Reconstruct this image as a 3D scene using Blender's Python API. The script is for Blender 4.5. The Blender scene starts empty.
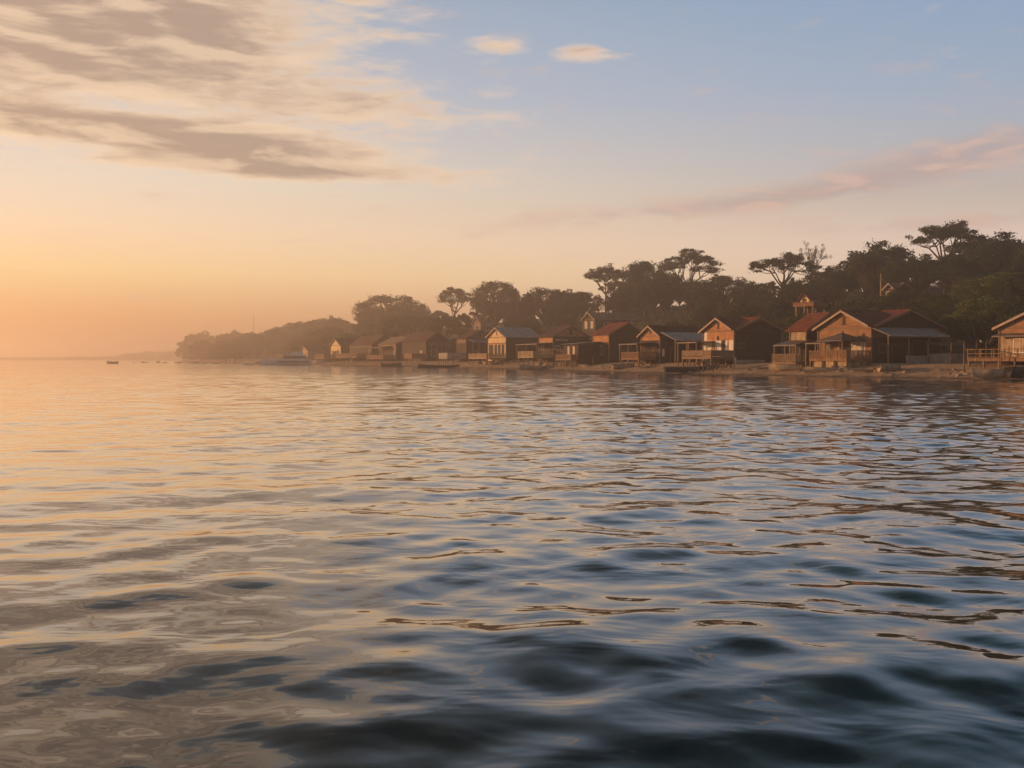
import bpy, math, random
import numpy as np
from mathutils import Vector, Matrix
R_ = math.radians
sc = bpy.context.scene
COL = sc.collection
random.seed(7)
rng = np.random.default_rng(11)

# ------------------------------------------------------------------ camera
F = 983.0; HOR = 359.0; CAMH = 2.0
cam_d = bpy.data.cameras.new('camera'); cam = bpy.data.objects.new('camera', cam_d); COL.objects.link(cam)
cam_d.sensor_width = 36.0; cam_d.lens = 36.0 * F / 1024.0; cam_d.clip_start = 0.1; cam_d.clip_end = 12000
PITCH = math.atan((384 - HOR) / F)
cam.location = (0, 0, CAMH); cam.rotation_euler = (math.pi / 2 - PITCH, 0, 0)
sc.camera = cam

def at(px, py, Y):
    """world point seen at pixel (px,py) of the photograph at ground distance Y"""
    x = (px - 512) / F; y = (384 - py) / F
    c, s = math.cos(PITCH), math.sin(PITCH)
    d = Vector((x, c + y * s, -s + y * c))
    k = Y / d.y
    return Vector((d.x * k, Y, CAMH + d.z * k))
def pix(p):
    c, s = math.cos(PITCH), math.sin(PITCH)
    dx, dy, dz = p[0], p[1], p[2] - CAMH
    f = dy * c - dz * s; u = dy * s + dz * c
    return 512 + F * dx / f, 384 - F * u / f

# ------------------------------------------------------------------ sun and sky
SUN_AZ = R_(70)          # to the left of the view direction (+Y)
SUN_EL = R_(7.5)
SDIR = Vector((-math.sin(SUN_AZ) * math.cos(SUN_EL), math.cos(SUN_AZ) * math.cos(SUN_EL), math.sin(SUN_EL)))
sl = bpy.data.lights.new('sun', 'SUN'); so = bpy.data.objects.new('sun', sl); COL.objects.link(so)
sl.energy = 5.0; sl.angle = R_(0.5); sl.color = (1.0, 0.52, 0.23)
so.rotation_euler = SDIR.to_track_quat('Z', 'Y').to_euler(); so.location = (-200, 100, 60)

def lin(c):
    return tuple((v / 255 / 12.92) if v / 255 <= 0.04045 else ((v / 255 + 0.055) / 1.055) ** 2.4 for v in c)

class NT:
    def __init__(s, tree): s.t = tree; s.n = tree.nodes; s.l = tree.links
    def node(s, typ, **kw):
        n = s.n.new(typ)
        for k, v in kw.items(): setattr(n, k, v)
        return n
    def set(s, sock, v):
        if isinstance(v, bpy.types.NodeSocket): s.l.new(v, sock)
        elif isinstance(v, (tuple, list)) and len(v) == 3 and len(sock.default_value) == 4: sock.default_value = (*v, 1)
        else: sock.default_value = v
    def m(s, op, a, b=0.0, c=0.0, clamp=False):
        n = s.node('ShaderNodeMath', operation=op, use_clamp=clamp)
        for i, v in enumerate((a, b, c)): s.set(n.inputs[i], v)
        return n.outputs[0]
    def vm(s, op, a, b=(0, 0, 0)):
        n = s.node('ShaderNodeVectorMath', operation=op); s.set(n.inputs[0], a); s.set(n.inputs[1], b)
        return n.outputs['Value'] if op in ('DOT_PRODUCT', 'LENGTH') else n.outputs[0]
    def mix(s, f, a, b, blend='MIX'):
        n = s.node('ShaderNodeMix', data_type='RGBA', blend_type=blend, clamp_factor=True)
        s.set(n.inputs[0], f); s.set(n.inputs[6], a); s.set(n.inputs[7], b); return n.outputs[2]
    def ss(s, v, lo, hi, a=0.0, b=1.0):
        n = s.node('ShaderNodeMapRange', interpolation_type='SMOOTHSTEP')
        for i, x in enumerate((v, lo, hi, a, b)): s.set(n.inputs[i], x)
        return n.outputs[0]
    def noise(s, vec, scale, detail=4, rough=0.5, dist=0.0):
        n = s.node('ShaderNodeTexNoise'); n.inputs['Scale'].default_value = scale; n.inputs['Detail'].default_value = detail
        n.inputs['Roughness'].default_value = rough; n.inputs['Distortion'].default_value = dist
        if vec is not None: s.l.new(vec, n.inputs['Vector'])
        return n.outputs['Fac']
    def ramp(s, f, stops):
        n = s.node('ShaderNodeValToRGB'); e = n.color_ramp.elements
        while len(e) < len(stops): e.new(0.5)
        for el, (p, c) in zip(e, stops): el.position = p; el.color = (*c, 1)
        s.set(n.inputs[0], f); return n.outputs[0]

def build_world():
    w = bpy.data.worlds.new('World'); sc.world = w; w.use_nodes = True
    t = NT(w.node_tree); t.n.clear()
    out = t.node('ShaderNodeOutputWorld'); bg = t.node('ShaderNodeBackground'); t.l.new(bg.outputs[0], out.inputs[0])
    sky = t.node('ShaderNodeTexSky', sky_type='NISHITA'); sky.sun_disc = False
    sky.sun_elevation = SUN_EL; sky.sun_rotation = -SUN_AZ; sky.air_density = 1.0; sky.dust_density = 2.0; sky.ozone_density = 1.0
    tc = t.node('ShaderNodeTexCoord'); D = t.vm('NORMALIZE', tc.outputs['Generated'])
    sp = t.node('ShaderNodeSeparateXYZ'); t.l.new(D, sp.inputs[0]); x, y, z = sp.outputs
    h = t.m('SQRT', t.m('ADD', t.m('ADD', t.m('MULTIPLY', x, x), t.m('MULTIPLY', y, y)), 1e-5))
    c = t.m('DIVIDE', t.m('ADD', t.m('MULTIPLY', x, -math.sin(SUN_AZ)), t.m('MULTIPLY', y, math.cos(SUN_AZ))), h)
    side = t.ss(c, -0.35, 0.78)
    zz = t.m('MAXIMUM', z, 0.0)
    p = t.m('DIVIDE', zz, 0.7, clamp=True)
    sunside = t.ramp(p, [(0.0, lin((206, 142, 104))), (0.055, lin((236, 174, 118))), (0.12, lin((255, 216, 157))), (0.17, lin((254, 220, 182))), (0.24, lin((238, 220, 198))), (0.36, lin((194, 196, 204))), (0.48, lin((166, 181, 200))), (0.60, lin((120, 136, 150))), (0.74, lin((72, 88, 98))), (1.0, lin((36, 50, 58)))])
    farside = t.ramp(p, [(0.0, lin((240, 202, 178))), (0.10, lin((250, 220, 200))), (0.16, lin((232, 208, 194))), (0.215, lin((198, 184, 176))), (0.27, lin((178, 180, 188))), (0.36, lin((156, 174, 197))), (0.47, lin((138, 164, 194))), (0.60, lin((96, 126, 146))), (0.75, lin((50, 74, 86))), (1.0, lin((28, 46, 54)))])
    grad = t.mix(side, farside, sunside)
    nis = t.mix(1.0, sky.outputs[0], (0.08, 0.08, 0.08), 'MULTIPLY')
    base = t.mix(0.06, grad, nis)
    # ---- clouds, in directions: azimuth (deg, right positive) and elevation (deg)
    az = t.m('MULTIPLY', t.m('ARCTAN2', x, y), 57.2958)
    el = t.m('MULTIPLY', t.m('ARCSINE', z), 57.2958)
    iz = t.m('DIVIDE', 1.0, t.m('ADD', zz, 0.05))
    cv = t.node('ShaderNodeCombineXYZ'); t.l.new(t.m('MULTIPLY', x, iz), cv.inputs[0]); t.l.new(t.m('MULTIPLY', y, iz), cv.inputs[1])
    q = cv.outputs[0]
    # second coordinates: the angles themselves, stretched flat
    ca = t.node('ShaderNodeCombineXYZ'); t.l.new(t.m('MULTIPLY', az, 0.07), ca.inputs[0]); t.l.new(t.m('MULTIPLY', el, 0.30), ca.inputs[1])
    a = ca.outputs[0]
    def blob(a0, e0, ra, re, tilt=0.0):
        da = t.m('DIVIDE', t.m('SUBTRACT', az, a0), ra)
        e1 = t.m('SUBTRACT', t.m('SUBTRACT', el, e0), t.m('MULTIPLY', t.m('SUBTRACT', az, a0), tilt))
        de = t.m('DIVIDE', e1, re)
        r2 = t.m('ADD', t.m('MULTIPLY', da, da), t.m('MULTIPLY', de, de))
        return t.m('EXPONENT', t.m('MULTIPLY', r2, -1.0))
    def add(*v):
        r = v[0]
        for k in v[1:]: r = t.m('ADD', r, k)
        return r
    veil = blob(-30, 30, 26, 11)  # unseen veil high on the left, added to warm the water's reflection
    base = t.mix(t.m('MULTIPLY', veil, 0.45), base, lin((168, 150, 134)))
    mk = add(blob(-27, 16.8, 12, 4.0), t.m('MULTIPLY', blob(-20, 19.5, 8, 3.2), 0.9), t.m('MULTIPLY', blob(-21, 12.1, 8.5, 0.85, -0.02), 1.0), t.m('MULTIPLY', blob(-14, 10.5, 9, 0.5, -0.02), 0.8), t.m('MULTIPLY', blob(-34, 25, 12, 5), 0.3),
             t.m('MULTIPLY', blob(-9.5, 14.2, 9, 2.2, -0.05), 0.50), t.m('MULTIPLY', blob(-13, 11.4, 9, 0.9, -0.06), 0.6),
             t.m('MULTIPLY', blob(-0.7, 17.4, 1.7, 0.55), 0.52), t.m('MULTIPLY', blob(3.8, 17.2, 1.9, 0.65), 0.56), t.m('MULTIPLY', blob(-6.5, 18.4, 4, 1.0), 0.22),
             t.m('MULTIPLY', blob(-8.5, 20.2, 2.6, 0.5), 0.7), t.m('MULTIPLY', blob(15, 21.2, 5, 0.45), 0.55))
    n1 = t.noise(a, 2.3, 5, 0.52, 0.45)
    n2 = t.noise(q, 0.9, 6, 0.55, 0.2)
    n3 = t.noise(a, 7.0, 4, 0.55, 0.5)
    nn = add(t.m('MULTIPLY', n1, 0.46), t.m('MULTIPLY', n2, 0.22), t.m('MULTIPLY', n3, 0.32))
    dens_in = t.m('ADD', nn, t.m('MULTIPLY', mk, 0.50))
    d1 = t.ss(dens_in, 0.57, 0.84)
    thick = t.ss(dens_in, 0.62, 1.0)
    # light from the sun's side: compare with the density a little lower and towards the sun
    sh = t.vm('ADD', a, (-0.05, -0.16, 0.0))
    n1b = t.noise(sh, 2.3, 5, 0.52, 0.45)
    rim = t.ss(t.m('SUBTRACT', n1, n1b), -0.06, 0.16)
    bright = t.mix(side, lin((226, 196, 180)), lin((252, 220, 182)))
    dark = t.mix(side, lin((170, 156, 154)), lin((176, 149, 128)))
    shade = t.m('MULTIPLY', thick, t.m('SUBTRACT', 1.0, t.m('MULTIPLY', rim, 0.6)))
    ccol = t.mix(shade, bright, dark)
    s1 = t.mix(t.m('MULTIPLY', d1, 0.9), base, ccol)
    # the thin pink band on the right
    mk2 = add(blob(24, 10.6, 9, 1.15, 0.14), t.m('MULTIPLY', blob(11, 8.6, 12, 0.6, 0.08), 0.8), t.m('MULTIPLY', blob(24, 7.2, 9, 0.5, 0.02), 0.6))
    nb = t.noise(a, 3.2, 6, 0.55, 0.5)
    d2 = t.ss(t.m('ADD', nb, t.m('MULTIPLY', mk2, 0.40)), 0.54, 0.96)
    s2 = t.mix(t.m('MULTIPLY', d2, 0.7), s1, t.mix(t.ss(nb, 0.42, 0.62), lin((184, 158, 154)), lin((218, 182, 164))))
    t.l.new(s2, bg.inputs[0]); bg.inputs[1].default_value = 1.0
build_world()

# ------------------------------------------------------------------ mesh helpers
class MB:
    def __init__(s): s.v = []; s.f = []
    def box(s, x0, x1, y0, y1, z0, z1):
        return s.hexa([(x0, y0, z0), (x1, y0, z0), (x1, y1, z0), (x0, y1, z0)], [(x0, y0, z1), (x1, y0, z1), (x1, y1, z1), (x0, y1, z1)])
    def hexa(s, lo, hi):
        b = len(s.v); s.v += [tuple(p) for p in lo] + [tuple(p) for p in hi]
        s.f += [(b + 3, b + 2, b + 1, b), (b + 4, b + 5, b + 6, b + 7)] + [(b + i, b + (i + 1) % 4, b + 4 + (i + 1) % 4, b + 4 + i) for i in range(4)]
        return s
    def poly(s, pts): b = len(s.v); s.v += [tuple(p) for p in pts]; s.f.append(tuple(range(b, b + len(pts)))); return s
    def slab(s, q, th):
        n = (Vector(q[1]) - Vector(q[0])).cross(Vector(q[3]) - Vector(q[0])).normalized()
        if n.z < 0: n = -n
        return s.hexa([Vector(p) - n * th for p in q], [Vector(p) for p in q])
    def tube(s, pts, rad, seg=6):
        pts = [Vector(p) for p in pts]; b0 = len(s.v); n = len(pts)
        if not isinstance(rad, (list, tuple)): rad = [rad] * n
        for i, p in enumerate(pts):
            d = (pts[min(i + 1, n - 1)] - pts[max(i - 1, 0)]).normalized()
            a = d.cross(Vector((0, 0, 1)) if abs(d.z) < 0.9 else Vector((1, 0, 0))).normalized(); c = d.cross(a)
            for k in range(seg):
                t = 2 * math.pi * k / seg; s.v.append(tuple(p + (a * math.cos(t) + c * math.sin(t)) * rad[i]))
        for i in range(n - 1):
            for k in range(seg):
                s.f.append((b0 + i * seg + k, b0 + i * seg + (k + 1) % seg, b0 + (i + 1) * seg + (k + 1) % seg, b0 + (i + 1) * seg + k))
        s.f.append(tuple(b0 + k for k in range(seg))[::-1]); s.f.append(tuple(b0 + (n - 1) * seg + k for k in range(seg)))
        return s
    def build(s, name, mat, parent=None, smooth=False):
        me = bpy.data.meshes.new(name); me.from_pydata(s.v, [], s.f); me.update()
        if smooth: me.polygons.foreach_set('use_smooth', [True] * len(me.polygons))
        me.materials.append(mat)
        return link(name, me, parent)
def link(name, data, parent=None):
    o = bpy.data.objects.new(name, data); COL.objects.link(o)
    if parent is not None: o.parent = parent
    return o
def tag(o, label, cat, group=None, kind=None):
    o['label'] = label; o['category'] = cat
    if group: o['group'] = group
    if kind: o['kind'] = kind
    return o
def empty(name, loc, rz=0.0):
    o = bpy.data.objects.new(name, None); COL.objects.link(o); o.location = loc; o.rotation_euler = (0, 0, rz); return o

# ------------------------------------------------------------------ materials
def mat(name, col, rough=0.85, var=0.35, scale=1.5, stretch=(1, 1, 1), bump=0.0, bscale=None, col2=None, spec=0.3, metal=0.0, planks=None, objvar=0.0):
    m = bpy.data.materials.new(name); m.use_nodes = True; t = NT(m.node_tree); b = t.n['Principled BSDF']
    tc = t.node('ShaderNodeTexCoord'); mp = t.node('ShaderNodeMapping'); mp.inputs['Scale'].default_value = stretch
    t.l.new(tc.outputs['Object'], mp.inputs[0])
    n = t.noise(mp.outputs[0], scale, 6, 0.65)
    f = t.ss(n, 0.30, 0.70)
    c2 = col2 or tuple(v * (1 - var) for v in col)
    c = t.mix(f, c2, col)
    if objvar:
        oi = t.node('ShaderNodeObjectInfo'); k = t.m('ADD', 1.0 - objvar, t.m('MULTIPLY', oi.outputs['Random'], 2 * objvar))
        cc = t.node('ShaderNodeCombineXYZ'); [t.l.new(k, cc.inputs[i]) for i in range(3)]
        c = t.mix(1.0, c, cc.outputs[0], 'MULTIPLY')
    hgt = None
    if planks:
        axis, w = planks     # board joints every w metres along an axis of the thing
        sp = t.node('ShaderNodeSeparateXYZ'); t.l.new(tc.outputs['Object'], sp.inputs[0])
        u = t.m('DIVIDE', t.m('ADD', sp.outputs[0], sp.outputs[1]) if axis == 'xy' else sp.outputs['xyz'.index(axis)], w)
        fr = t.m('FRACT', u); joint = t.ss(t.m('ABSOLUTE', t.m('SUBTRACT', fr, 0.5)), 0.40, 0.49)
        cell = t.node('ShaderNodeTexWhiteNoise', noise_dimensions='1D'); t.l.new(t.m('FLOOR', u), cell.inputs['W'])
        c = t.mix(t.m('MULTIPLY', cell.outputs['Value'], 0.45), c, tuple(v * 0.45 for v in col))
        c = t.mix(t.m('MULTIPLY', joint, 0.7), c, tuple(v * 0.2 for v in col))
        hgt = t.m('SUBTRACT', 1.0, joint)
    t.l.new(c, b.inputs['Base Color'])
    b.inputs['Roughness'].default_value = rough; b.inputs['Specular IOR Level'].default_value = spec; b.inputs['Metallic'].default_value = metal
    if bump or hgt is not None:
        bn = t.node('ShaderNodeBump'); bn.inputs['Strength'].default_value = bump or 0.4; bn.inputs['Distance'].default_value = 0.05
        hh = t.noise(mp.outputs[0], bscale or scale * 4, 5, 0.6)
        if hgt is not None: hh = t.m('ADD', t.m('MULTIPLY', hh, 0.4), hgt)
        t.l.new(hh, bn.inputs['Height']); t.l.new(bn.outputs[0], b.inputs['Normal'])
    return m
M = {}
M['brick'] = mat('orange_brick', (0.52, 0.25, 0.11), var=0.4, scale=1.1, planks=('z', 0.16), bump=0.3)
M['brick_brown'] = mat('brown_brick', (0.36, 0.19, 0.095), var=0.45, scale=1.1, planks=('z', 0.16), bump=0.3)
M['timber_warm'] = mat('warm_timber', (0.36, 0.18, 0.085), var=0.45, scale=1.4, planks=('xy', 0.2), bump=0.3)
M['timber_bright'] = mat('bright_pale_board', (0.86, 0.62, 0.33), var=0.45, scale=1.2, planks=('xy', 0.3), bump=0.3)
M['timber_or_shade'] = mat('dark_timber', (0.062, 0.037, 0.025), var=0.45, scale=1.2, planks=('xy', 0.22), bump=0.3)  # real dark boards, and sheets that paint shade onto flanks and fronts
M['timber_pale'] = mat('pale_board', (0.50, 0.36, 0.22), var=0.5, scale=1.2, planks=('xy', 0.3), bump=0.3)
M['deckwood'] = mat('deck_wood', (0.30, 0.17, 0.09), var=0.5, scale=2.0, planks=('xy', 0.13), bump=0.3)
M['post'] = mat('weathered_post', (0.24, 0.16, 0.10), var=0.5, scale=3)
M['tile'] = mat('red_roof_tiles', (0.27, 0.075, 0.05), var=0.5, scale=0.8, planks=('xy', 0.26), bump=0.5)
M['tile_brown'] = mat('brown_roof_tiles', (0.17, 0.075, 0.05), var=0.5, scale=0.8, planks=('xy', 0.26), bump=0.5)
M['metal'] = mat('corrugated_zinc', (0.36, 0.33, 0.30), rough=0.5, var=0.35, scale=0.6, planks=('xy', 0.24), bump=0.4, spec=0.5)
M['metal_dark'] = mat('dull_metal_sheet', (0.16, 0.12, 0.10), rough=0.6, var=0.4, scale=0.8, planks=('xy', 0.3), bump=0.4)
M['trim'] = mat('bargeboard_paint', (0.38, 0.29, 0.22), var=0.3, scale=2)
M['white'] = mat('white_paint', (0.70, 0.66, 0.60), var=0.25, scale=2)
M['concrete'] = mat('grey_concrete', (0.36, 0.32, 0.28), var=0.45, scale=1.3, bump=0.3)
M['glass'] = mat('dark_window_glass', (0.02, 0.02, 0.022), rough=0.08, var=0.2, spec=0.5)
M['curtain'] = mat('pale_curtain', (0.55, 0.47, 0.38), var=0.35, scale=3, stretch=(4, 4, 0.6))
M['opening'] = mat('dark_doorway', (0.03, 0.022, 0.016), var=0.3)
M['rock'] = mat('beach_rock', (0.46, 0.34, 0.23), var=0.6, scale=2.5, bump=0.5, objvar=0.25)
M['bark'] = mat('tree_bark', (0.075, 0.052, 0.036), var=0.5, scale=2, stretch=(1, 1, 0.3))
M['hull_white'] = mat('white_hull', (0.82, 0.76, 0.68), rough=0.4, var=0.2)
M['hull_dark'] = mat('dark_hull', (0.06, 0.05, 0.045), rough=0.5, var=0.3)
M['hull_wood'] = mat('worn_hull_paint', (0.48, 0.36, 0.25), var=0.5, scale=1.5)
M['rust'] = mat('rusty_metal', (0.2, 0.09, 0.05), var=0.4)

def leafmat(name, col, var):
    m = bpy.data.materials.new(name); m.use_nodes = True; t = NT(m.node_tree); b = t.n['Principled BSDF']
    tc = t.node('ShaderNodeTexCoord'); n = t.noise(tc.outputs['Object'], 0.55, 5, 0.7); f = t.ss(n, 0.35, 0.68)
    c = t.mix(f, tuple(v * (1 - var) for v in col), tuple(min(1, v * (1 + var)) for v in col))
    oi = t.node('ShaderNodeObjectInfo')
    c = t.mix(t.m('MULTIPLY', oi.outputs['Random'], 0.35), c, (col[0] * 1.35, col[1] * 0.95, col[2] * 0.8))
    t.l.new(c, b.inputs['Base Color']); b.inputs['Roughness'].default_value = 0.75; b.inputs['Specular IOR Level'].default_value = 0.2
    tr = t.node('ShaderNodeBsdfTranslucent'); t.l.new(c, tr.inputs[0])
    mx = t.node('ShaderNodeMixShader'); mx.inputs[0].default_value = 0.3
    o = t.n['Material Output']; t.l.new(b.outputs[0], mx.inputs[1]); t.l.new(tr.outputs[0], mx.inputs[2]); t.l.new(mx.outputs[0], o.inputs[0])
    return m
M['leaf'] = leafmat('dark_green_leaves', (0.038, 0.062, 0.026), 0.5)
M['leaf_olive'] = leafmat('olive_leaves', (0.062, 0.082, 0.026), 0.5)
M['leaf_green'] = leafmat('sunlit_green_leaves', (0.11, 0.155, 0.036), 0.5)
M['leaf_pale'] = leafmat('pale_sparse_leaves', (0.12, 0.10, 0.055), 0.35)

# ------------------------------------------------------------------ land: v runs along the shore, s inland
U = Vector((0.9026, 0.4305, 0)); V = Vector((-0.4305, 0.9026, 0))
SHORE = [(600, -60), (400, 10), (220, 38), (140, 52), (86, 74), (62, 87), (49.5, 95), (44.2, 98), (32.8, 112), (28.8, 123), (22.6, 136), (14.6, 154), (1.2, 202), (-14.5, 226), (-30, 268), (-58, 318), (-102, 420), (-166, 570), (-256, 770), (-330, 940), (-420, 1150)]
sv = np.array([p[0] * V.x + p[1] * V.y for p in SHORE]); ssh = np.array([p[0] * U.x + p[1] * U.y for p in SHORE])
vv_ = np.linspace(sv[0], sv[-1], 4000); sg = np.interp(vv_, sv, ssh)
ker = np.hanning(41); ker /= ker.sum(); sg = np.convolve(np.pad(sg, 20, mode='edge'), ker, 'valid')
def shore_s(v): return np.interp(v, vv_, sg)
def sstep(a, b, x): t = np.clip((np.asarray(x, float) - a) / (b - a), 0, 1); return t * t * (3 - 2 * t)
def land(v, s):
    """height of the land s metres inland at v metres along the shore"""
    v = np.asarray(v, float); s = np.asarray(s, float)
    wob = 0.7 * np.sin(v * 0.31 + 1) + 0.5 * np.sin(v * 0.83) + 0.25 * np.sin(v * 2.1 + 2)
    s2 = s + wob * np.exp(-(s / 9.0) ** 2)
    z = np.interp(s2, [-400, -60, -20, 0, 4, 8, 11, 26], [-9, -4, -1.8, 0.0, 0.55, 1.0, 1.42, 1.6])
    z = z + 11.0 * sstep(22, 70, s) + 8.0 * sstep(64, 125, s)
    z = z + 0.05 * np.sin(v * 1.9 + s * 0.7) * np.exp(-((s - 5) / 5.0) ** 2) + 0.03 * np.sin(v * 4.3 - s * 2.3) * np.exp(-((s - 5) / 5.0) ** 2)
    end = 1 - sstep(880, 950, v + 0.25 * s)
    return (z + 4) * end - 4
def vs(x, y): v = x * V.x + y * V.y; return v, x * U.x + y * U.y - shore_s(v)
def gz(x, y): v, s = vs(x, y); return float(land(v, s))
def on_ray(px, s):
    """ground point on the ray through pixel column px that lies s metres inland"""
    k = (px - 512) / F; best = None
    ds = np.concatenate([np.arange(70, 500, 0.25), np.arange(500, 1100, 1)])
    v = ds * k * V.x + ds * V.y; e = ds * k * U.x + ds * U.y - shore_s(v)
    i = np.where((e[:-1] < s) & (e[1:] >= s))[0]
    i = i[0] if len(i) else int(np.argmin(np.abs(e - s)))
    return Vector((ds[i] * k, ds[i], 0))

def build_land():
    vs_ = np.unique(np.concatenate([np.linspace(-420, -60, 60), np.linspace(-60, 360, 620), np.linspace(360, 960, 220), np.linspace(960, 1140, 20)]))
    ss_ = np.unique(np.concatenate([np.linspace(-60, -6, 12), np.linspace(-6, 14, 60), np.linspace(14, 90, 60), np.linspace(90, 420, 30)]))
    Vg, Sg = np.meshgrid(vs_, ss_, indexing='ij')
    Z = land(Vg, Sg); Z = Z + (Sg > 24) * 0.4 * np.sin(Vg * 0.21) * np.sin(Sg * 0.17)
    T = shore_s(Vg) + Sg
    X = Vg * V.x + T * U.x; Y = Vg * V.y + T * U.y
    n, m = X.shape; P = np.stack([X, Y, Z], -1).reshape(-1, 3)
    i = np.arange(n - 1)[:, None] * m + np.arange(m - 1)[None, :]
    Fc = np.stack([i, i + 1, i + m + 1, i + m], -1).reshape(-1, 4)[:, ::-1]
    me = bpy.data.meshes.new('hillside'); me.from_pydata(P.tolist(), [], Fc.tolist()); me.polygons.foreach_set('use_smooth', [True] * len(me.polygons)); me.update()
    # beach and forest floor in one material, by height
    m_ = bpy.data.materials.new('sand_and_forest_floor'); m_.use_nodes = True; t = NT(m_.node_tree); b = t.n['Principled BSDF']
    tc = t.node('ShaderNodeTexCoord'); sp = t.node('ShaderNodeSeparateXYZ'); t.l.new(tc.outputs['Object'], sp.inputs[0])
    n1 = t.noise(tc.outputs['Object'], 0.5, 7, 0.65); n2 = t.noise(tc.outputs['Object'], 3.0, 5, 0.6)
    hz = t.m('ADD', sp.outputs[2], t.m('MULTIPLY', t.m('SUBTRACT', n1, 0.5), 0.7))
    sand = t.mix(t.ss(n2, 0.35, 0.65), (0.32, 0.205, 0.12), (0.56, 0.39, 0.24))
    sand = t.mix(t.ss(n1, 0.55, 0.68), sand, (0.13, 0.10, 0.07))
    wet = t.mix(t.ss(hz, 0.0, 0.26), (0.10, 0.07, 0.046), sand)
    floor = t.mix(t.ss(n1, 0.4, 0.6), (0.05, 0.045, 0.025), (0.075, 0.055, 0.035))
    t.l.new(t.mix(t.ss(hz, 1.6, 2.4), wet, floor), b.inputs['Base Color']); b.inputs['Roughness'].default_value = 0.9
    bn = t.node('ShaderNodeBump'); bn.inputs['Strength'].default_value = 0.6; bn.inputs['Distance'].default_value = 0.15
    t.l.new(n2, bn.inputs['Height']); t.l.new(bn.outputs[0], b.inputs['Normal'])
    me.materials.append(m_)
    o = link('hillside', me); o['kind'] = 'structure'; o['label'] = 'sandy beach rising to a wooded hillside'
    return o
build_land()

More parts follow.
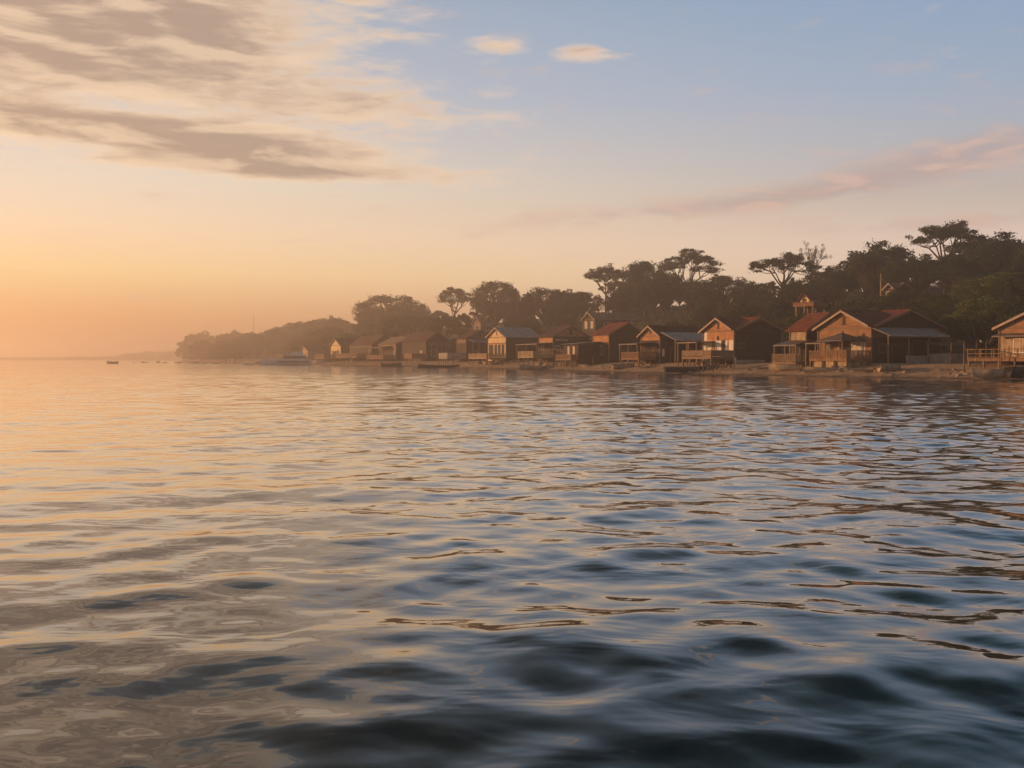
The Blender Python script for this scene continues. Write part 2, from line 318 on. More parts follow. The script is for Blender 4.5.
# ------------------------------------------------------------------ water
def build_water():
    r = [0.25]
    while r[-1] < 4200:
        x = r[-1]
        r.append(x * (1.02 if x < 3 else 1.0036 if x < 130 else 1.008 if x < 220 else 1.03 if x < 700 else 1.12))
    r = np.array(r)
    th = np.concatenate([np.linspace(-180, -72, 40)[:-1], np.linspace(-72, -34, 150)[:-1], np.linspace(-34, 34, 560)[:-1], np.linspace(34, 72, 150)[:-1], np.linspace(72, 180, 40)[:-1]]) * math.pi / 180
    Rg, T = np.meshgrid(r, th, indexing='ij'); X = Rg * np.sin(T); Y = Rg * np.cos(T); Z = np.zeros_like(X)
    g = np.random.default_rng(5)
    spacing = Rg * 0.0036
    # slow patches of calm and of rougher water
    patch = 0.5 + 0.28 * np.sin(X * 0.11 + 0.8 * np.sin(Y * 0.09)) + 0.30 * np.sin(Y * 0.23 + 1.1 + 0.9 * np.sin(X * 0.07))
    patch = np.clip(patch, 0, 1)
    calm = 0.56 + 0.44 * sstep(-0.45, 0.05, X / (np.abs(Y) + 6.0))       # calmer out on the open side
    N = 150; lost = np.zeros_like(X)
    lam = np.exp(g.uniform(math.log(0.26), math.log(5.0), N))
    for i in range(N):
        L = lam[i]; k = 2 * math.pi / L
        ang = -math.pi / 2 + 0.25 + g.normal(0, 0.6 if L > 2.0 else 0.95)
        slope = 0.0092 * (1.0 if L > 0.62 else (L / 0.62) ** 1.3) * (1.0 if L < 1.5 else (1.5 / L) ** 0.9)
        w = sstep(2.6, 5.0, L / spacing)
        ph = k * (X * math.cos(ang) + Y * math.sin(ang)) + g.uniform(0, 6.283)
        ph = ph + 0.6 * np.sin(0.37 * k * (X * math.cos(ang + 1.3) + Y * math.sin(ang + 1.3)) + g.uniform(0, 6.28))
        amp = slope / k * w * calm * ((0.4 + 1.0 * patch) if L < 1.2 else 1.0)
        Z += amp * np.sin(ph)
        lost += 0.5 * (slope * calm * ((0.4 + 1.0 * patch) if L < 1.2 else 1.0)) ** 2 * (1 - w * w)
    P = np.stack([X, Y, Z], -1).reshape(-1, 3); n, m = X.shape
    i = np.arange(n - 1)[:, None] * m + np.arange(m)[None, :]; j = np.arange(n - 1)[:, None] * m + (np.arange(m)[None, :] + 1) % m
    Fc = np.stack([i, j, j + m, i + m], -1).reshape(-1, 4)[:, ::-1]
    me = bpy.data.meshes.new('water')
    nf = len(Fc); me.vertices.add(len(P)); me.vertices.foreach_set('co', P.astype(np.float32).ravel())
    me.loops.add(nf * 4); me.loops.foreach_set('vertex_index', Fc.astype(np.int32).ravel())
    me.polygons.add(nf); me.polygons.foreach_set('loop_start', np.arange(0, nf * 4, 4, dtype=np.int32)); me.polygons.foreach_set('loop_total', np.full(nf, 4, dtype=np.int32))
    me.polygons.foreach_set('use_smooth', np.ones(nf, dtype=bool)); me.update(calc_edges=True); me.validate()
    at_ = me.attributes.new('fine_ripple', 'FLOAT', 'POINT'); at_.data.foreach_set('value', np.clip(0.025 + 0.30 * (2 * lost.ravel()) ** 0.25 * sstep(0.00002, 0.0008, lost.ravel()), 0, 0.10).astype(np.float32))
    m_ = bpy.data.materials.new('sea_water'); m_.use_nodes = True; t = NT(m_.node_tree); b = t.n['Principled BSDF']
    b.inputs['Base Color'].default_value = (0.007, 0.024, 0.029, 1); b.inputs['Roughness'].default_value = 0.025; b.inputs['IOR'].default_value = 1.30; b.inputs['Coat Weight'].default_value = 0.9; b.inputs['Coat Roughness'].default_value = 0.025; b.inputs['Coat IOR'].default_value = 1.22
    tc = t.node('ShaderNodeTexCoord'); mp = t.node('ShaderNodeMapping'); mp.inputs['Scale'].default_value = (0.75, 1.15, 1)
    t.l.new(tc.outputs['Object'], mp.inputs[0])
    n1 = t.noise(mp.outputs[0], 1.1, 3, 0.5, 0.4); n2 = t.noise(mp.outputs[0], 4.2, 3, 0.5, 0.3)
    pm = t.ss(t.noise(tc.outputs['Object'], 0.07, 3, 0.5), 0.42, 0.62)
    hgt = t.m('ADD', t.m('MULTIPLY', n1, 0.05), t.m('MULTIPLY', n2, t.m('ADD', 0.002, t.m('MULTIPLY', pm, 0.008))))
    bn = t.node('ShaderNodeBump'); bn.inputs['Strength'].default_value = 1.0; bn.inputs['Distance'].default_value = 0.55
    t.l.new(hgt, bn.inputs['Height']); t.l.new(bn.outputs[0], b.inputs['Normal']); t.l.new(bn.outputs[0], b.inputs['Coat Normal'])
    # ripples too fine for the mesh widen the gloss instead
    ra = t.node('ShaderNodeAttribute', attribute_name='fine_ripple'); t.l.new(ra.outputs['Fac'], b.inputs['Roughness']); t.l.new(ra.outputs['Fac'], b.inputs['Coat Roughness'])
    me.materials.append(m_)
    o = link('water', me); o['kind'] = 'structure'; o['label'] = 'calm rippled sea at sunrise'
build_water()

# ------------------------------------------------------------------ haze
def build_haze():
    m = bpy.data.materials.new('morning_haze'); m.use_nodes = True; t = NT(m.node_tree); t.n.clear()
    o = t.node('ShaderNodeOutputMaterial'); v = t.node('ShaderNodeVolumePrincipled'); t.l.new(v.outputs[0], o.inputs['Volume'])
    v.inputs['Color'].default_value = (0.92, 0.80, 0.70, 1); v.inputs['Density'].default_value = HAZE; v.inputs['Anisotropy'].default_value = 0.62
    h = MB().box(-4300, 4300, -4300, 4300, -11, 34).build('haze', m); h['kind'] = 'stuff'; h['label'] = 'warm morning haze over the bay'
HAZE = 0.00110
build_haze()

# ------------------------------------------------------------------ houses
RZ = math.atan2(U.y, U.x)
CZ, SZ = math.cos(RZ), math.sin(RZ)
FOOT = []      # (v0, v1, s0, s1) plots where no tree may stand
CLEAR = []     # (px0, px1, py0, py1, depth) what must stay visible in front of the wood

def tri_axis(mname, axis):
    key = mname + '_' + axis
    if key not in M:
        base = {'tile': (0.24, 0.072, 0.048), 'tile_brown': (0.11, 0.052, 0.038), 'metal': (0.56, 0.51, 0.46), 'metal_dark': (0.16, 0.12, 0.10), 'tile_pale': (0.30, 0.2, 0.15)}[mname]
        metal = mname.startswith('metal')
        M[key] = mat(mname + '_roof_' + axis, base, rough=0.5 if metal else 0.85, var=0.5, scale=0.9, planks=(axis, 0.3), bump=0.4, spec=0.2)
    return M[key]

class House:
    """corner nearest the viewer at the origin; front (sea side) is the face x=0, flank is the face y=0"""
    def __init__(h, name, label, cat, pxA, pxC, pxB, eave, ridge, kind, wall, roof, s=10.0, group='stilt houses along the beach', ground=None, trim='trim', vent=True):
        c = on_ray(pxC, s); X, Y = c.x, c.y
        ka, kb = (pxA - 512) / F, (pxB - 512) / F
        h.D = (X - ka * Y) / (SZ + ka * CZ); h.W = (kb * Y - X) / (CZ - kb * SZ)
        z0 = gz(X + 2, Y + 2) if ground is None else ground
        h.z0 = z0
        h.H = CAMH + (HOR - eave) / F * Y - z0
        ya = Y + CZ * h.D / 2 if kind != 'y' else Y + SZ * h.W / 2
        h.R = CAMH + (HOR - ridge) / F * ya - z0
        h.R -= 0.32; h.H -= 0.08
        h.R = min(h.R, h.H + 0.75 * (h.D if kind != 'y' else h.W) / 2)
        h.root = empty(name, (X, Y, z0), RZ); tag(h.root, label, cat, group)
        h.kind = kind; h.Y = Y
        v, sv_ = vs(X, Y); FOOT.append((v - 2.5, v + h.D + 2.5, sv_ - 4, sv_ + h.W + 2.5))
        CLEAR.append((pxA - 5, pxB + 4, ridge - 2, 372, Y)) if s < 30 else CLEAR.append((pxA - 2, pxB + 2, ridge - 1, eave + (5 if pxB - pxA > 40 else 2), Y))
        W, D, H, R = h.W, h.D, h.H, h.R
        mb = MB(); b = -1.0
        mb.poly([(0, D, b), (0, 0, b), (0, 0, H), (0, D, H)]); mb.poly([(0, 0, b), (W, 0, b), (W, 0, H), (0, 0, H)])
        mb.poly([(W, 0, b), (W, D, b), (W, D, H), (W, 0, H)]); mb.poly([(W, D, b), (0, D, b), (0, D, H), (W, D, H)])
        if kind in ('x', 'cross'):
            for x in (0, W): mb.poly([(x, D, H), (x, 0, H), (x, D / 2, R)])
        if kind in ('y', 'cross'):
            for y in (0, D): mb.poly([(0, y, H), (W, y, H), (W / 2, y, R)])
        h.wall = mb.build('wall', M[wall], h.root)
        og, ov, th, e = 0.55, 0.5, 0.14, 0.06
        trimm = MB()
        if kind in ('x', 'cross'):
            k = (R - H) / (D / 2); near = 0.02 if kind == 'cross' else ov; zr, ze, zf = R + e + th, H - near * k + e + th, H - ov * k + e + th
            rb = MB()
            rb.slab([(-og, -near, ze), (W + og, -near, ze), (W + og, D / 2, zr), (-og, D / 2, zr)], th)
            rb.slab([(-og, D / 2, zr - .003), (W + og, D / 2, zr - .003), (W + og, D + ov, zf), (-og, D + ov, zf)], th)
            rb.tube([(-og, D / 2, zr), (W + og, D / 2, zr)], 0.09)
            h.roof = rb.build('roof', tri_axis(roof, 'x'), h.root)
            for (ya, za) in ((-near, ze), (D + ov, zf)):
                trimm.hexa([(-og - .05, ya, za - .26), (-og, ya, za - .26), (-og, D / 2, zr - .26), (-og - .05, D / 2, zr - .26)], [(-og - .05, ya, za + .03), (-og, ya, za + .03), (-og, D / 2, zr + .03), (-og - .05, D / 2, zr + .03)])
        if kind in ('y', 'cross'):
            k = (R - H) / (W / 2); near = 0.02 if kind == 'cross' else ov; zr, ze, zf = R + e + th - .004, H - near * k + e + th, H - ov * k + e + th
            rb = MB()
            rb.slab([(-near, -og, ze), (-near, D + og, ze), (W / 2, D + og, zr), (W / 2, -og, zr)], th)
            rb.slab([(W / 2, -og, zr - .003), (W / 2, D + og, zr - .003), (W + ov, D + og, zf), (W + ov, -og, zf)], th)
            rb.tube([(W / 2, -og, zr), (W / 2, D + og, zr)], 0.09)
            ro = rb.build('roof', tri_axis(roof, 'y'), h.root)
            if kind == 'y': h.roof = ro
            tb = MB()
            for (xa, za) in ((-near, ze), (W + ov, zf)):
                tb.hexa([(xa, -og - .05, za - .26), (W / 2, -og - .05, zr - .26), (W / 2, -og, zr - .26), (xa, -og, za - .26)], [(xa, -og - .05, za + .03), (W / 2, -og - .05, zr + .03), (W / 2, -og, zr + .03), (xa, -og, za + .03)])
            tb.build('bargeboard', M['post'], ro)
        if trimm.v: trimm.build('bargeboard', M[trim], h.roof)
        # corner posts and a ground beam, proud of the boards
        for (x, y) in ((0, 0), (0, D), (W, 0)): MB().box(x - .09, x + .09, y - .09, y + .09, -.6, H - 0.05).build('corner_post', M['post'], h.root)
        c = MB(); c.box(-.06, .02, .1, D - .1, H - .12, H + .06) if kind != 'y' else c.box(-.06, .02, .1, D - .1, H - .3, H - .12)
        c.build('beam', M['post'], h.root)
        if vent and kind in ('x', 'cross'): h.vent('A', D / 2, H + (R - H) * 0.25, H + (R - H) * 0.72, 0.22)
        if vent and kind in ('y', 'cross'): h.vent('B', W / 2, H + (R - H) * 0.25, H + (R - H) * 0.72, 0.22)
    def pane(h, mb, f, u0, u1, z0, z1, d0, d1):
        return mb.box(-d1, -d0, u0, u1, z0, z1) if f == 'A' else mb.box(u0, u1, -d1, -d0, z0, z1)
    def vent(h, f, u, z0, z1, w):
        mb = MB(); h.pane(mb, f, u - w, u + w, z0, z1, -.02, .025); h.pane(mb, f, u - w * 2, u + w * 2, z0 - .1, z0 - .02, -.02, .05)
        mb.build('gable_vent', M['opening'], h.root)
    def window(h, f, u0, u1, z0, z1, pane='glass', frame='white', w=0.10, mull=True):
        fr = MB()
        for a in ((u0 - w, u0, z0 - w, z1 + w), (u1, u1 + w, z0 - w, z1 + w), (u0, u1, z0 - w, z0), (u0, u1, z1, z1 + w)): h.pane(fr, f, a[0], a[1], a[2], a[3], -.02, .08)
        if mull: m = (u0 + u1) / 2; h.pane(fr, f, m - .03, m + .03, z0, z1, .02, .07)
        o = fr.build('window', M[frame], h.root)
        p = MB(); h.pane(p, f, u0, u1, z0, z1, -.03, .03); p.build('pane', M[pane], o)
    def gable_boards(h, f='B', m='timber_or_shade'):  # dark triangle painting shade onto a gable turned from the sun
        g = MB(); L = h.W if f == 'B' else h.D
        p = [(.12, h.H + .02), (L - .12, h.H + .02), (L / 2, h.R - .12)]
        o = [(-.045 if f == 'A' else u, u if f == 'A' else -.045, z) for u, z in p]; i_ = [(-.002 if f == 'A' else u, u if f == 'A' else -.002, z) for u, z in p]
        g.poly(o)
        for a in range(3): c = (a + 1) % 3; g.poly([o[a], i_[a], i_[c], o[c]])
        return g.build('gable_boards', M[m], h.root)
    def door(h, f, u0, u1, z0, z1, m='opening', frame='post'):
        d = MB(); h.pane(d, f, u0, u1, z0, z1, -.03, .03); o = d.build('door', M[m], h.root)
        fr = MB()
        for a in ((u0 - .1, u0, z0, z1 + .1), (u1, u1 + .1, z0, z1 + .1), (u0, u1, z1, z1 + .1)): h.pane(fr, f, a[0], a[1], a[2], a[3], -.02, .07)
        fr.build('frame', M[frame], o)
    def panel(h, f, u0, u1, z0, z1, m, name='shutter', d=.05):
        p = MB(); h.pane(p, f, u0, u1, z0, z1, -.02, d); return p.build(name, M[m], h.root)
    def plinth(h, f, u0, u1, z1, out=.25, m='concrete'):
        p = MB(); h.pane(p, f, u0, u1, -1.2, z1, -.02, out); return p.build('plinth', M[m], h.root)
    def deck(h, x0, x1, y0, y1, z, rail=0.9, style='slat', wood='deckwood', n=4, sides=('front', 'near'), posts=True):
        d = MB(); d.box(x0, x1, y0, y1, z - .12, z)
        d.box(x0 - .05, x0, y0, y1, z - .3, z + .03); d.box(x0, x1, y0 - .05, y0, z - .3, z + .03)
        for i in range(5):
            y = y0 + .2 + (y1 - y0 - .4) * i / 4; d.box(x0 + .02, x1, y - .06, y + .06, z - .28, z - .12)
        do = d.build('deck', M[wood], h.root)
        if rail:
            r = MB()
            segs = []
            if 'front' in sides: segs.append(((x0, y0), (x0, y1)))
            if 'near' in sides: segs.append(((x0, y0), (x1, y0)))
            if 'far' in sides: segs.append(((x0, y1), (x1, y1)))
            for (a, b) in segs:
                L = math.hypot(b[0] - a[0], b[1] - a[1]); dx, dy = (b[0] - a[0]) / L, (b[1] - a[1]) / L
                def P(t, o): return (a[0] + dx * t - dy * o, a[1] + dy * t + dx * o)
                def bar(t0, t1, z0, z1, w=.035):
                    q = [P(t0, -w), P(t1, -w), P(t1, w), P(t0, w)]
                    r.hexa([(*p, z0) for p in q], [(*p, z1) for p in q])
                bar(0, L, z + rail - .08, z + rail, .06); bar(0, L, z + .1, z + .17, .03)
                k = max(2, int(L / 1.5))
                for i in range(k + 1): t = min(max(L * i / k, .05), L - .05); bar(t - .05, t + .05, z - .1, z + rail + .05, .055)
                if style == 'slat':
                    k = int(L / .17)
                    for i in range(k): t = L * (i + .5) / k; bar(t - .055, t + .055, z + .17, z + rail - .08, .015)
                elif style == 'solid': bar(.05, L - .05, z + .17, z + rail - .08, .02)
                elif style == 'cross':
                    bar(0, L, z + rail * .5 - .04, z + rail * .5 + .04, .03)
            r.build('railing', M[wood], do)
        if posts:
            for i in range(n):
                y = y0 + .1 + (y1 - y0 - .2) * i / max(1, n - 1)
                MB().box(x0 + .02, x0 + .2, y - .09, y + .09, -2.2, z - .12).build('post', M['post'], do)
            for i in range(1, 3):
                x = x0 + (x1 - x0) * i / 3.0
                MB().box(x - .08, x + .08, y0 + .02, y0 + .18, -2.2, z - .12).build('post', M['post'], do)
        return do
    def awning(h, f, u0, u1, zt, zb, out, m='metal_x', posts=4, th=.06, sub=None, foot=-.3):
        a = MB()
        if f == 'A': a.slab([(-.02, u0, zt), (-.02, u1, zt), (-out, u1, zb), (-out, u0, zb)], th); a.box(-out - .03, -out + .05, u0, u1, zb - .16, zb - .03)
        else: a.slab([(u0, -.02, zt), (u1, -.02, zt), (u1, -out, zb), (u0, -out, zb)], th); a.box(u0, u1, -out - .03, -out + .05, zb - .16, zb - .03)
        o = a.build('awning', M[m], h.root)
        for i in range(posts):
            u = u0 + .15 + (u1 - u0 - .3) * i / max(1, posts - 1)
            p = MB()
            if f == 'A': p.box(-out + .06, -out + .2, u - .07, u + .07, foot, zb - .03)
            else: p.box(u - .07, u + .07, -out + .06, -out + .2, foot, zb - .03)
            p.build('post', M['post'], o)
        return o
    def annex(h, x0, x1, y0, y1, zt, roofz, m='timber_or_shade', rm='metal_dark_x', z0=-.8):
        """a lower room built against the house, with its own lean-to roof"""
        w = MB(); w.box(x0, x1, y0, y1, z0, zt); o = w.build('annex', M[m], h.root)
        r = MB(); r.slab([(x0 - .5, y0 - .5, roofz[0]), (x0 - .5, y1 + .4, roofz[0]), (x1 + .02, y1 + .4, roofz[1]), (x1 + .02, y0 - .5, roofz[1])], .08); r.build('annex_roof', M[rm], o)
        return o

for k_ in ('metal', 'metal_dark', 'tile', 'tile_brown'): tri_axis(k_, 'x'); tri_axis(k_, 'y')

# --- brick house with the long zinc awning
h = House('beach_house', 'wide brick beach house with red cross-gabled roof and long zinc awning on its flank', 'house', 818, 871, 941, 326.5, 309.5, 'cross', 'brick_brown', 'tile')
W, D, H, R = h.W, h.D, h.H, h.R
h.gable_boards()
h.awning('B', 0.0, W - 1.5, H - .05, H - .95, 2.6, 'metal_x', posts=4)
h.panel('B', 0.2, W - .3, -.5, H - 1.2, 'timber_or_shade', 'flank_shade', .06)  # flank sheet: shade of the unlit side put into a dark colour
h.door('B', 3.3, 4.5, 0, 2.3); h.door('B', 6.6, 9.0, 0, 2.7); h.window('B', 1.2, 2.2, 1.4, 2.3, frame='post'); h.window('B', 10.0, 11.2, 1.3, 2.3, frame='post')
MB().box(2.6, 6.0, -3.0, -2.8, -.6, .95).build('low_wall', M['concrete'], h.root)
MB().box(0.0, W, -2.9, 0, -.9, .05).build('porch_floor', M['concrete'], h.root)
h.window('A', 1.7, 3.0, .9, 2.5, 'curtain', 'white'); h.door('A', 3.5, 4.5, .6, 2.6); h.panel('A', .9, 1.5, .8, 2.7, 'white', 'shutter'); h.panel('A', 4.8, 5.4, .8, 2.6, 'timber_pale', 'shutter')
h.window('A', 6.3, 7.5, 1.0, 2.4, 'glass', 'post')
h.deck(-3.6, 0, .2, 6.4, .62, .95, 'slat')
MB().box(-3.3, -.1, .5, 6.2, -1.6, .28).build('deck_base', M['timber_pale'], h.root)
c_ = MB(); cx, cy, hw, ze, za = -1.7, 2.9, 2.1, H - 1.55, H - .65
for a, b in (((-1, -1), (1, -1)), ((1, -1), (1, 1)), ((1, 1), (-1, 1)), ((-1, 1), (-1, -1))):
    c_.poly([(cx + a[0] * hw, cy + a[1] * hw, ze), (cx + b[0] * hw, cy + b[1] * hw, ze), (cx + b[0] * .12, cy + b[1] * .12, za), (cx + a[0] * .12, cy + a[1] * .12, za)])
c_.box(cx - hw, cx + hw, cy - hw, cy + hw, ze - .1, ze - .01); c_.box(cx - .1, cx + .1, cy - .1, cy + .1, za - .1, za + .25)
co = c_.build('canopy', M['metal_dark'], h.root)
for (a, b) in ((-1, -1), (-1, 1), (1, -1), (1, 1)): MB().box(cx + a * 1.7 - .06, cx + a * 1.7 + .06, cy + b * 1.8 - .06, cy + b * 1.8 + .06, .6, ze - .1).build('post', M['post'], co)
h.awning('A', 5.2, 8.8, H - 1.5, H - 1.75, 2.2, 'metal_dark_y', posts=3)

# --- house at the right edge
h = House('beach_house', 'orange gabled house cut off by the picture edge behind a long railed deck', 'house', 999, 1072, 1150, 325, 308, 'x', 'brick_brown', 'tile')
W, D, H, R = h.W, h.D, h.H, h.R
h.awning('A', 3.2, D + .2, H - .6, H - .85, 1.0, 'metal_dark_y', posts=0)
h.panel('A', 4.6, D - .2, .7, H - .95, 'timber_pale', 'boarding_or_shade', .05)
h.window('A', 5.2, 6.6, 1.3, 2.7, 'curtain', 'white'); h.window('A', 1.0, 2.4, 1.3, 2.7, 'glass', 'white'); h.door('A', 3.0, 4.0, .6, 2.7)
h.deck(-4.2, 0, -6, D + .6, .62, 1.0, 'cross', n=9, sides=('front', 'far'))
h.panel('A', .1, D - .1, -.6, .6, 'timber_or_shade', 'skirting', .05)

# --- red roofed house behind the brick one
h = House('beach_house', 'tall brown house with red roof squeezed behind the deck of the zinc awning house', 'house', 790, 806, 846, 329, 312, 'y', 'timber_pale', 'tile')
W, D, H, R = h.W, h.D, h.H, h.R
h.awning('A', -1.0, D + .3, H - 1.35, H - 1.95, 2.6, 'metal_dark_y', posts=3); h.panel('A', .2, D - .2, 0, H - 1.6, 'timber_or_shade', 'boarding_or_shade', .05)
h.window('A', 1.2, 2.4, 1.2, 2.3, 'glass', 'post'); h.panel('B', .15, W - .2, -.4, H - .1, 'timber_or_shade', 'boarding_or_shade', .04)
h.window('B', 1.5, 2.4, 1.5, 2.8, 'glass', 'post')
h.deck(-3.0, 0, -1.5, D, .2, 1.0, 'slat', 'post', sides=('front',))

# --- orange gable with white panels
h = House('beach_house', 'orange gabled house with white panels under the gable and a grey plank deck', 'house', 703, 734, 781, 330, 317, 'cross', 'brick', 'tile')
W, D, H, R = h.W, h.D, h.H, h.R
h.gable_boards(); h.panel('B', .12, W - .1, .1, H + .0, 'timber_or_shade', 'flank_shade', .05); h.plinth('B', .2, W * .62, .45, .3); h.window('B', .7, 1.9, 2.2, 2.75, 'curtain', 'post', mull=False)
zb, zt = .95, 3.25
for i, (a, b, m_) in enumerate(((.15, 1.1, 'white'), (1.45, 1.9, 'white'), (2.9, 4.2, 'white'), (4.5, 4.9, 'timber_pale'), (5.2, D - .2, 'white'))): h.panel('A', a, b, zb, zt, m_, 'shutter', .06)
h.door('A', 2.0, 2.75, .9, zt); h.panel('A', .2, D - .2, -.6, .9, 'timber_or_shade', 'skirting', .04); h.vent('A', D / 2 + .1, 3.3, 3.9, .2); h.panel('A', D - 1.1, D - .35, 3.3, H + .1, 'white', 'shutter', .05)
h.deck(-4.0, 0, 0, 7.0, .85, .95, 'solid', 'post', n=5)
h.awning('A', 4.6, D + 2.2, 3.2, 3.05, 3.2, 'metal_dark_y', posts=3)
MB().box(-.2, 0.0, -.5, -.3, -1.6, .8).build('post', M['white'], h.root)

# --- small gable with zinc lean-to
h = House('beach_house', 'small house with orange gable, dark red roof and zinc lean-to along its flank', 'house', 641, 660, 703, 335, 325, 'x', 'brick', 'tile_brown')
W, D, H, R = h.W, h.D, h.H, h.R
h.awning('B', .1, W + 2.0, H + .55, H - .75, 4.0, 'metal_x', posts=5); h.panel('B', .1, W - .1, -.3, H - .2, 'timber_or_shade', 'flank_shade', .05)
h.door('B', 2.0, 3.0, 0, 2.2); h.window('B', 5, 6.2, 1, 2.2, 'glass', 'post')
h.panel('A', .1, D - .1, -.6, H - .75, 'timber_or_shade', 'boarding_or_shade', .05); h.window('A', 1.0, 2.0, 1.2, 2.4, 'glass', 'timber_pale')
h.awning('A', 1.5, D + 1.5, H - 1.05, H - 1.3, 3.4, 'metal_dark_y', posts=3); h.deck(-3.4, 0, 1.0, 6.2, .75, .95, 'slat')
h.panel('B', .35, .8, 1.0, 2.2, 'white', 'notice_board', .12)

# --- dark red house
h = House('beach_house', 'large dark house with brick-red roof, its long flank in shadow, below the pale villa', 'house', 593, 609, 644, 333.5, 322, 'y', 'brick', 'tile')
W, D, H, R = h.W, h.D, h.H, h.R
h.gable_boards(); h.panel('B', .1, W - .1, -.3, H + .0, 'timber_or_shade', 'flank_shade', .05); h.window('B', 2.6, 4.6, 2.2, 3.2, 'curtain', 'post')
h.panel('A', .1, D - .1, -.6, H - 1.5, 'timber_or_shade', 'boarding_or_shade', .05); h.window('A', D - 2.6, D - 1.2, 1.4, 3.0, 'glass', 'timber_pale'); h.window('A', 2.0, 3.2, 1.4, 3.0, 'curtain', 'timber_pale')
h.annex(-4.6, -.06, 3.2, D + 3.0, H - 2.0, (H - 1.75, H - 1.35)); o_ = h.deck(-6.2, -4.7, 3.0, D + 3.4, .6, .8, 'slat', 'deckwood')
for u in (4.4, 6.4):
    w_ = MB(); w_.box(-4.68, -4.58, u, u + .8, 1.4, 2.9); w_.build('window', M['curtain'], h.root)

# --- house with white window frames
h = House('beach_house', 'dark gabled house with white framed windows and a pale railed deck on stilts', 'house', 539, 553, 588, 336, 325, 'y', 'brick', 'tile_brown')
W, D, H, R = h.W, h.D, h.H, h.R
h.panel('B', .1, W - .1, -.3, H + .0, 'timber_or_shade', 'flank_shade', .05)
h.window('B', .5, 1.6, 1.7, 3.3, 'curtain', 'white'); h.window('B', 2.6, 3.7, 1.7, 3.3, 'curtain', 'white'); h.awning('B', .2, 3.0, H - .5, H - .8, 1.2, 'metal_x', posts=0)
h.panel('A', .1, D - .1, -.6, H - 1.3, 'timber_or_shade', 'boarding_or_shade', .05); h.window('A', D - 2.4, D - 1.4, 1.7, 3.2, 'glass', 'white')
h.awning('A', -.5, D + 3.0, H - 1.3, H - 1.6, 4.2, 'metal_dark_y', posts=3); h.deck(-5.0, 0, -.5, D + .2, 1.1, 1.1, 'slat', 'timber_pale', n=4)
h.annex(.4, 5.0, -4.2, -.5, 2.4, (2.6, 3.0))

# --- bright gable with zinc roof
h = House('beach_house', 'house with bright sunlit pale gable, blue-grey zinc roof and columned porch', 'house', 488, 506, 538, 336.5, 327, 'x', 'timber_bright', 'metal')
W, D, H, R = h.W, h.D, h.H, h.R
h.panel('B', .1, W - .1, -.1, H + .0, 'timber_or_shade', 'flank_shade', .05); h.plinth('B', .8, W - 1.5, .3, .3); h.window('B', 2.6, 3.2, 2.7, 3.5, 'curtain', 'post', mull=False)
for a, b in ((.9, 2.3), (2.9, 4.3), (4.9, 6.3), (6.9, D - .6)): h.panel('A', a, b, 1.0, H - 1.7, 'opening', 'doorway', .04)
h.panel('A', .3, D - .3, H - 1.6, H - 1.3, 'timber_warm', 'beam', .12); h.deck(-5.0, 0, -.3, D, .9, .9, 'slat', 'timber_pale', n=5)

# --- dark roof with zinc porch
h = House('beach_house', 'dark roofed house with flat zinc porch and pale low wall, left of the bright gable', 'house', 457, 466, 494, 338, 329.5, 'y', 'post', 'tile_brown')
W, D, H, R = h.W, h.D, h.H, h.R
h.panel('B', .1, W - .1, -.3, H, 'timber_or_shade', 'flank_shade', .05); h.awning('B', .3, W - .5, H - .2, H - .9, 3.5, 'metal_x', posts=5); h.window('B', 2, 3.2, 1.2, 2.6, 'glass', 'timber_pale')
h.panel('A', .1, D - .1, -.6, H - 1.2, 'timber_or_shade', 'boarding_or_shade', .05); h.deck(-5, 0, .0, D, .9, 1.2, 'solid', 'concrete', n=5)  # dark sheet on the sea front paints in the porch shade

h = House('beach_house', 'brown house with broad dark gable above porch posts and a small red deck', 'house', 402, 426, 449, 340.5, 331, 'y', 'timber_or_shade', 'tile_brown')
W, D, H, R = h.W, h.D, h.H, h.R
h.window('B', 1.5, 3, 1.5, 3, 'glass', 'timber_pale'); h.window('B', 5, 6.4, 1.5, 3, 'glass', 'timber_pale'); h.awning('B', .5, W - .3, H - .4, H - 1.2, 3.0, 'metal_dark_x', posts=5)
h.window('A', 3, 4.4, 1.5, 3, 'curtain', 'timber_pale'); h.deck(-4.5, 0, -1.0, 5.5, 1.0, 1.1, 'solid', 'deckwood', n=4)

h = House('beach_house', 'low house with faded tile roof and sunlit sea front between two broader dark roofs', 'house', 379, 396, 423, 343.5, 336, 'y', 'post', 'tile_pale', vent=False)
W, D, H, R = h.W, h.D, h.H, h.R
h.panel('A', 2.2, D - .1, -.6, H - .6, 'timber_or_shade', 'boarding_or_shade', .05); h.window('A', 1.0, 2.0, 1.3, 3, 'glass', 'white'); h.deck(-4, 0, 0, D, .8, 1.0, 'slat'); h.awning('A', 4.5, D, H - .6, H - 1.1, 3, 'metal_dark_y', posts=3); h.panel('B', .1, W - .1, -.3, H, 'timber_or_shade', 'flank_shade', .05)  # dark sheets paint porch shade on the front, shade on the flank

h = House('beach_house', 'hazy house with long level brown roof sloping down to a sunlit front', 'house', 350, 372, 397, 344.5, 334.5, 'y', 'post', 'tile_brown', vent=False)
W, D, H, R = h.W, h.D, h.H, h.R
h.panel('A', .1, D - 1, -.6, H - .7, 'timber_or_shade', 'boarding_or_shade', .05); h.window('A', 1.5, 3.2, 1.8, 3.4, 'glass', 'white'); h.deck(-5, 0, 0, D, 1.2, 1.2, 'slat', n=6); h.panel('B', .1, W - .1, -.3, H, 'timber_or_shade', 'flank_shade', .05)  # front and flank shade painted as dark sheets, one sunlit strip left

